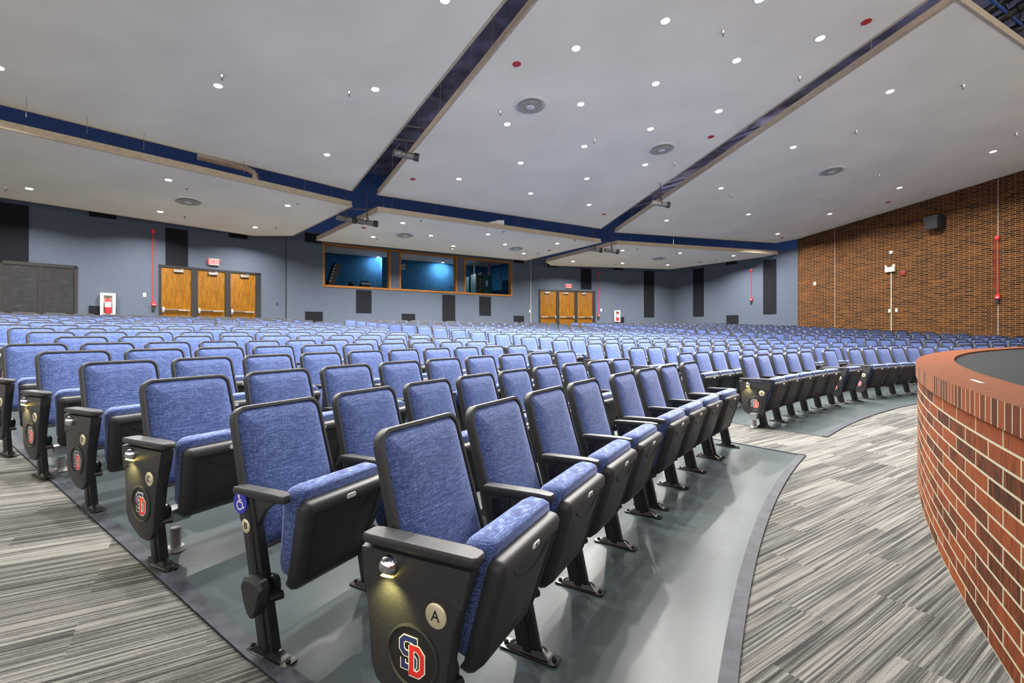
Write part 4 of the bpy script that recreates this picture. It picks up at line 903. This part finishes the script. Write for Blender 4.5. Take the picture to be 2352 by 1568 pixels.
def seat(r, th, label, group, letter=None, glow=False, kind='arm', right=False, sx=1.0, num=None, near=True):
    """one tip-up seat with the standard on its aisle side"""
    t = thing('theater_seat', label, 'theater seat', (0, 0, 0), 0, group); p = pol(r, th); t.location = (p.x, p.y, zf(r)+.006); t.rotation_euler = (0, 0, PI/2-th); t.scale = (sx, 1, 1)
    for n in ('back_frame', 'backrest', 'seat_shell', 'seat_cushion'):
        o = link(n, HI[n], t)
        if n == 'seat_shell': sh = o
    hp = PITCH/2
    o = link('leg', LEG, t); o.location.x = -hp
    f = link('foot_plate', FOOT, o)
    if kind != 'panel':
        o2 = link('armrest', ARM, t); o2.location.x = -hp; link('arm_bracket', BRK, o2)
    else:
        o2 = link('armrest', ARMW, t); o2.location.x = -hp-.012
        e = link('end_panel', PAN, t); e.location.x = -hp
        if letter or near:
            for m_ in EMB: link(m_.name, m_, e)
            pl = link('row_plate', PLATE, e); pl.location = (-.037, .02, .447)
            if letter: l = link('row_letter', LETTER[letter], pl); l.location = (-.0066, 0, 0); l.rotation_euler = (PI/2, 0, -PI/2)
            d = link('aisle_lamp', DOME, e); d.location = (-.040, .19, .553)
            if glow:
                link('lamp_lens', GLOW, d)
                ld = AMB; l = bpy.data.objects.new('lamp', ld); COL.objects.link(l); l.parent = t; l.location = (-hp-.085, .19, .515); l.rotation_euler = (0, math.radians(-28), 0)
    if kind == 'access':
        b = link('access_badge', BADGE, o2); b.location = (-.024, .150, .572); link('access_symbol', SYM, b)
        pl = link('row_plate', PLATE, o); pl.location = (-.018, .118, .485); pl.scale = (1, .8, .8)
        l = link('row_letter', LETTER[letter], pl); l.location = (-.0066, 0, 0); l.rotation_euler = (PI/2, 0, -PI/2)
        c = link('hinge_cover', CAPT, o); c.location = (-.016, .045, .225)
    if near:
        hgo = link('hinge', HIN, t); hgo.location.x = -hp
        nb = link('seat_number_plate', NUM, sh); q = ST(0, .375, .017); nb.location = (q.x, q.y-.0005, q.z+.001); nb.rotation_euler = (.233, 0, 0)
        if num:
            if num not in NUMT: NUMT[num] = text_mesh(str(num), .017, M['dark'], 'seat_number')
            o3 = link('seat_number', NUMT[num], nb); o3.location = (0, -.0036, 0); o3.rotation_euler = (PI/2, 0, 0)
    if right:
        o = link('leg', LEG, t); o.location.x = hp; link('foot_plate', FOOT, o)
        o2 = link('armrest', ARM, t); o2.location.x = hp; link('arm_bracket', BRK, o2)
    return t
AMB = bpy.data.lights.new('aisle_glow', 'SPOT'); AMB.energy = 3.0; AMB.color = (1, .86, .28); AMB.spot_size = math.radians(105); AMB.spot_blend = .8; AMB.shadow_soft_size = .012
W_ = .497
seats = []     # (row, block, index, theta, scale, kind, right)
PN = [.541, .536, .589, .56, .579, .534]; DRN = [0, -.093, -.017, .078, .052, -.063]; TH1 = [.465, .469, .476, .482, .485, .487]
def rown(n, blk): return RA+n*DR+(DRN[n] if (blk == 'near' and n < 6) else 0)
for n in range(17):
    # near block
    r = rown(n, 'near'); P_ = PN[n] if n < 6 else (.576 if n % 2 == 0 else .553)
    if n < 6: th0 = TH1[n]
    else:
        a_ = tho(at_r({6: 119, 7: 55, 8: 12, 9: 90, 10: 59, 11: 37.5, 12: 60, 13: 20, 14: 48, 15: 30, 16: 22}[n], r+.326))-.0315/r; th0 = a_-8*P_/r
    if n == 0:
        for i in range(8):
            g = (.178 if i >= 4 else 0)+(.082 if i >= 7 else 0)
            seats.append(dict(n=0, b='near', i=i, r=r, th=th0+((i+.5)*P_+g)/r, sx=P_/PITCH, k='panel' if i == 0 else 'arm', right=i in (3, 6, 7), tot=8))
    else:
        L = []; i = 0
        while th0+(i+1)*P_/r < s1r(r)-.02/r:
            if n < 6 or th0+i*P_/r > L1(r)+.09/r: L.append(i)
            i += 1
        for i in L: seats.append(dict(n=n, b='near', i=i, r=r, th=th0+(i+.5)*P_/r, sx=P_/PITCH, k=('access' if n == 1 else 'panel') if i == L[0] else 'arm', right=i == L[-1], tot=len(L), last=L[-1]))
    r = RA+n*DR; th0 = .790 if n == 0 else math.radians(S2T[n])-.0315/r; i = 0; L = []
    while True:
        g = 0
        if n == 0: g = (.382 if i >= 5 else 0)+(.436 if i >= 6 else 0)
        P2 = PITCH if n == 0 else (.57 if n % 2 == 0 else .55)
        if th0+((i+1)*P2+g)/r > s2r(r)-.02/r: break
        L.append((i, th0+((i+.5)*P2+g)/r)); i += 1
    for i, th in L: seats.append(dict(n=n, b='middle', i=i, r=r, th=th, sx=1, k='panel' if (i == 0 or (n == 0 and i in (5, 6))) else 'arm', right=(i == len(L)-1 or (n == 0 and i in (4, 5))), tot=len(L)))
    th0 = math.radians(S3T[n])-.0315/r; i = 0; L = []
    P3 = .57 if n % 2 == 0 else .55
    while th0+(i+1)*P3/r < s3end(n)+.1/r: L.append((i, th0+(i+.5)*P3/r)); i += 1
    for i, th in L: seats.append(dict(n=n, b='far', i=i, r=r, th=th, sx=1, k='panel' if i == 0 else 'arm', right=i == len(L)-1, tot=len(L)))
LIM = [(2099, 822), (2114, 810), (2139, 805), (2189, 799), (2264, 795), (2352, 792), (2600, 788)]
def limit(x):
    for (a, b), (c, d) in zip(LIM, LIM[1:]):
        if a <= x <= c: return b+(d-b)*(x-a)/(c-a)
    return 1e9 if x < 2099 else 788
vis = []; rest = []
for s in seats:
    p = pol(s['r']+.32, s['th']); z = zf(s['r'])+.93
    if p.y < .4: continue
    x = CXP+F*p.x/p.y; y = HOR-F*(z-H)/p.y; hw = F*.3/p.y
    if x < -250 or x > 2640: continue
    q = pol(s['r'], s['th']); s['Y'] = q.length; s['x'] = x; s['y'] = y
    if x+hw*.8 < 0 or x-hw*.8 > 2352 or y > limit(x): rest.append(s)
    else: vis.append(s)
vis.sort(key=lambda s: s['Y'])
near, far_ = vis[:300], vis[300:]+rest
GN = {'near': 'blue folding seats of the near block', 'middle': 'blue folding seats of the middle block', 'far': 'blue folding seats of the far block'}
nums = {0: 16}
for s in near:
    n, i, b, tot = s['n'], s['i'], s['b'], s['tot']
    rown_ = 'front row' if n == 0 else ordn(n)+' row'
    if b == 'near': pos = (ordn(i)+' from the left aisle') if n <= 5 else (ordn(s['last']-i)+' from the middle aisle')
    elif b == 'middle': pos = ordn(i)+' from the near aisle'
    else: pos = ordn(i)+' from its left aisle'
    lab = f'blue folding seat, {rown_} of the {b} block, {pos}'
    if b == 'near' and i == 0 and n <= 5: lab = f'blue folding seat at the carpeted aisle end of row {"ABCDEF"[n]}' + (' with wheelchair badge' if n == 1 else ' with round emblem panel')
    letter = 'ABCDEF'[n] if (n < 6 and s['k'] != 'arm') else None
    nm = (16-i) if (n == 0 and b == 'near') else None
    near_q = s['Y'] < 12
    seat(s['r'], s['th'], lab, GN[b], letter, glow=(s['k'] == 'panel' and ((b == 'near' and n in (0, 2, 4)) or (b == 'middle' and n == 0 and i == 0))), kind=s['k'], right=s['right'], sx=s['sx'], num=nm, near=near_q)
# seats beyond the three hundred that show largest
LO = seat_meshes(False); mbk, mbf = MB(), MB(); allm = MB()
lowleg = MB(); lowleg.box((-.28, .06, .3), (.03, .06, .6)); lowleg.box((-.28, .05, .62), (.05, .3, .03))
for s in far_:
    p = pol(s['r'], s['th']); allm.T = Matrix.Translation((p.x, p.y, zf(s['r'])+.004)) @ Matrix.Rotation(PI/2-s['th'], 4, 'Z')
    for nme, (m_, mt, sm) in LO.items():
        allm.cur = 1 if mt == 'fabric' else 0; allm.add(m_.v, m_.f)
    allm.cur = 0; allm.add(lowleg.v, lowleg.f)
allm.T = None; me = bpy.data.meshes.new('theater_seat_rows'); me.from_pydata([tuple(v) for v in allm.v], [], allm.f); me.materials.append(M['black']); me.materials.append(M['fabric'])
for p, i in zip(me.polygons, allm.mi): p.material_index = i; p.use_smooth = True
me.set_sharp_from_angle(angle=math.radians(45))
o = link('theater_seat_rows', me); tag(o, 'remaining blue folding seats in the rear rows toward the back walls', 'theater seats', kind='stuff')
print('seats', len(seats), 'individual', len(near), 'mass', len(far_), 'vis', len(vis))
# small electrical boxes on the floor behind row ends
def floorbox(th, r, dx, lab, hgt=.17, top=True):
    p = pol(r, th); t = thing('floor_outlet_box', lab, 'outlet box', (p.x, p.y, zf(r)+.005), PI/2-th, 'floor conduit boxes')
    m = MB(); m.cyl((0, 0, 0), (0, 0, hgt*.6), .025, 10); m.lathe([(.05, 0), (.04, .02)], n=14); m.obj('stub_pipe', M['grey_metal'], t)
    m = MB(); m.box((0, 0, hgt), (.11, .09, .07)); m.obj('box', M['steel'], t, bevel=.004)
floorbox(TH1[4]+.12/rown(4, 'near'), rown(4, 'near')+.06, 0, 'steel outlet box on a stub behind the row E end seat'); floorbox(TH1[2]+.12/rown(2, 'near'), rown(2, 'near')+.1, 0, 'steel outlet box behind the row C end panel', .2); floorbox(.790-.09/RA, RA+.1, 0, 'scuffed outlet box behind the middle block front end panel', .15)
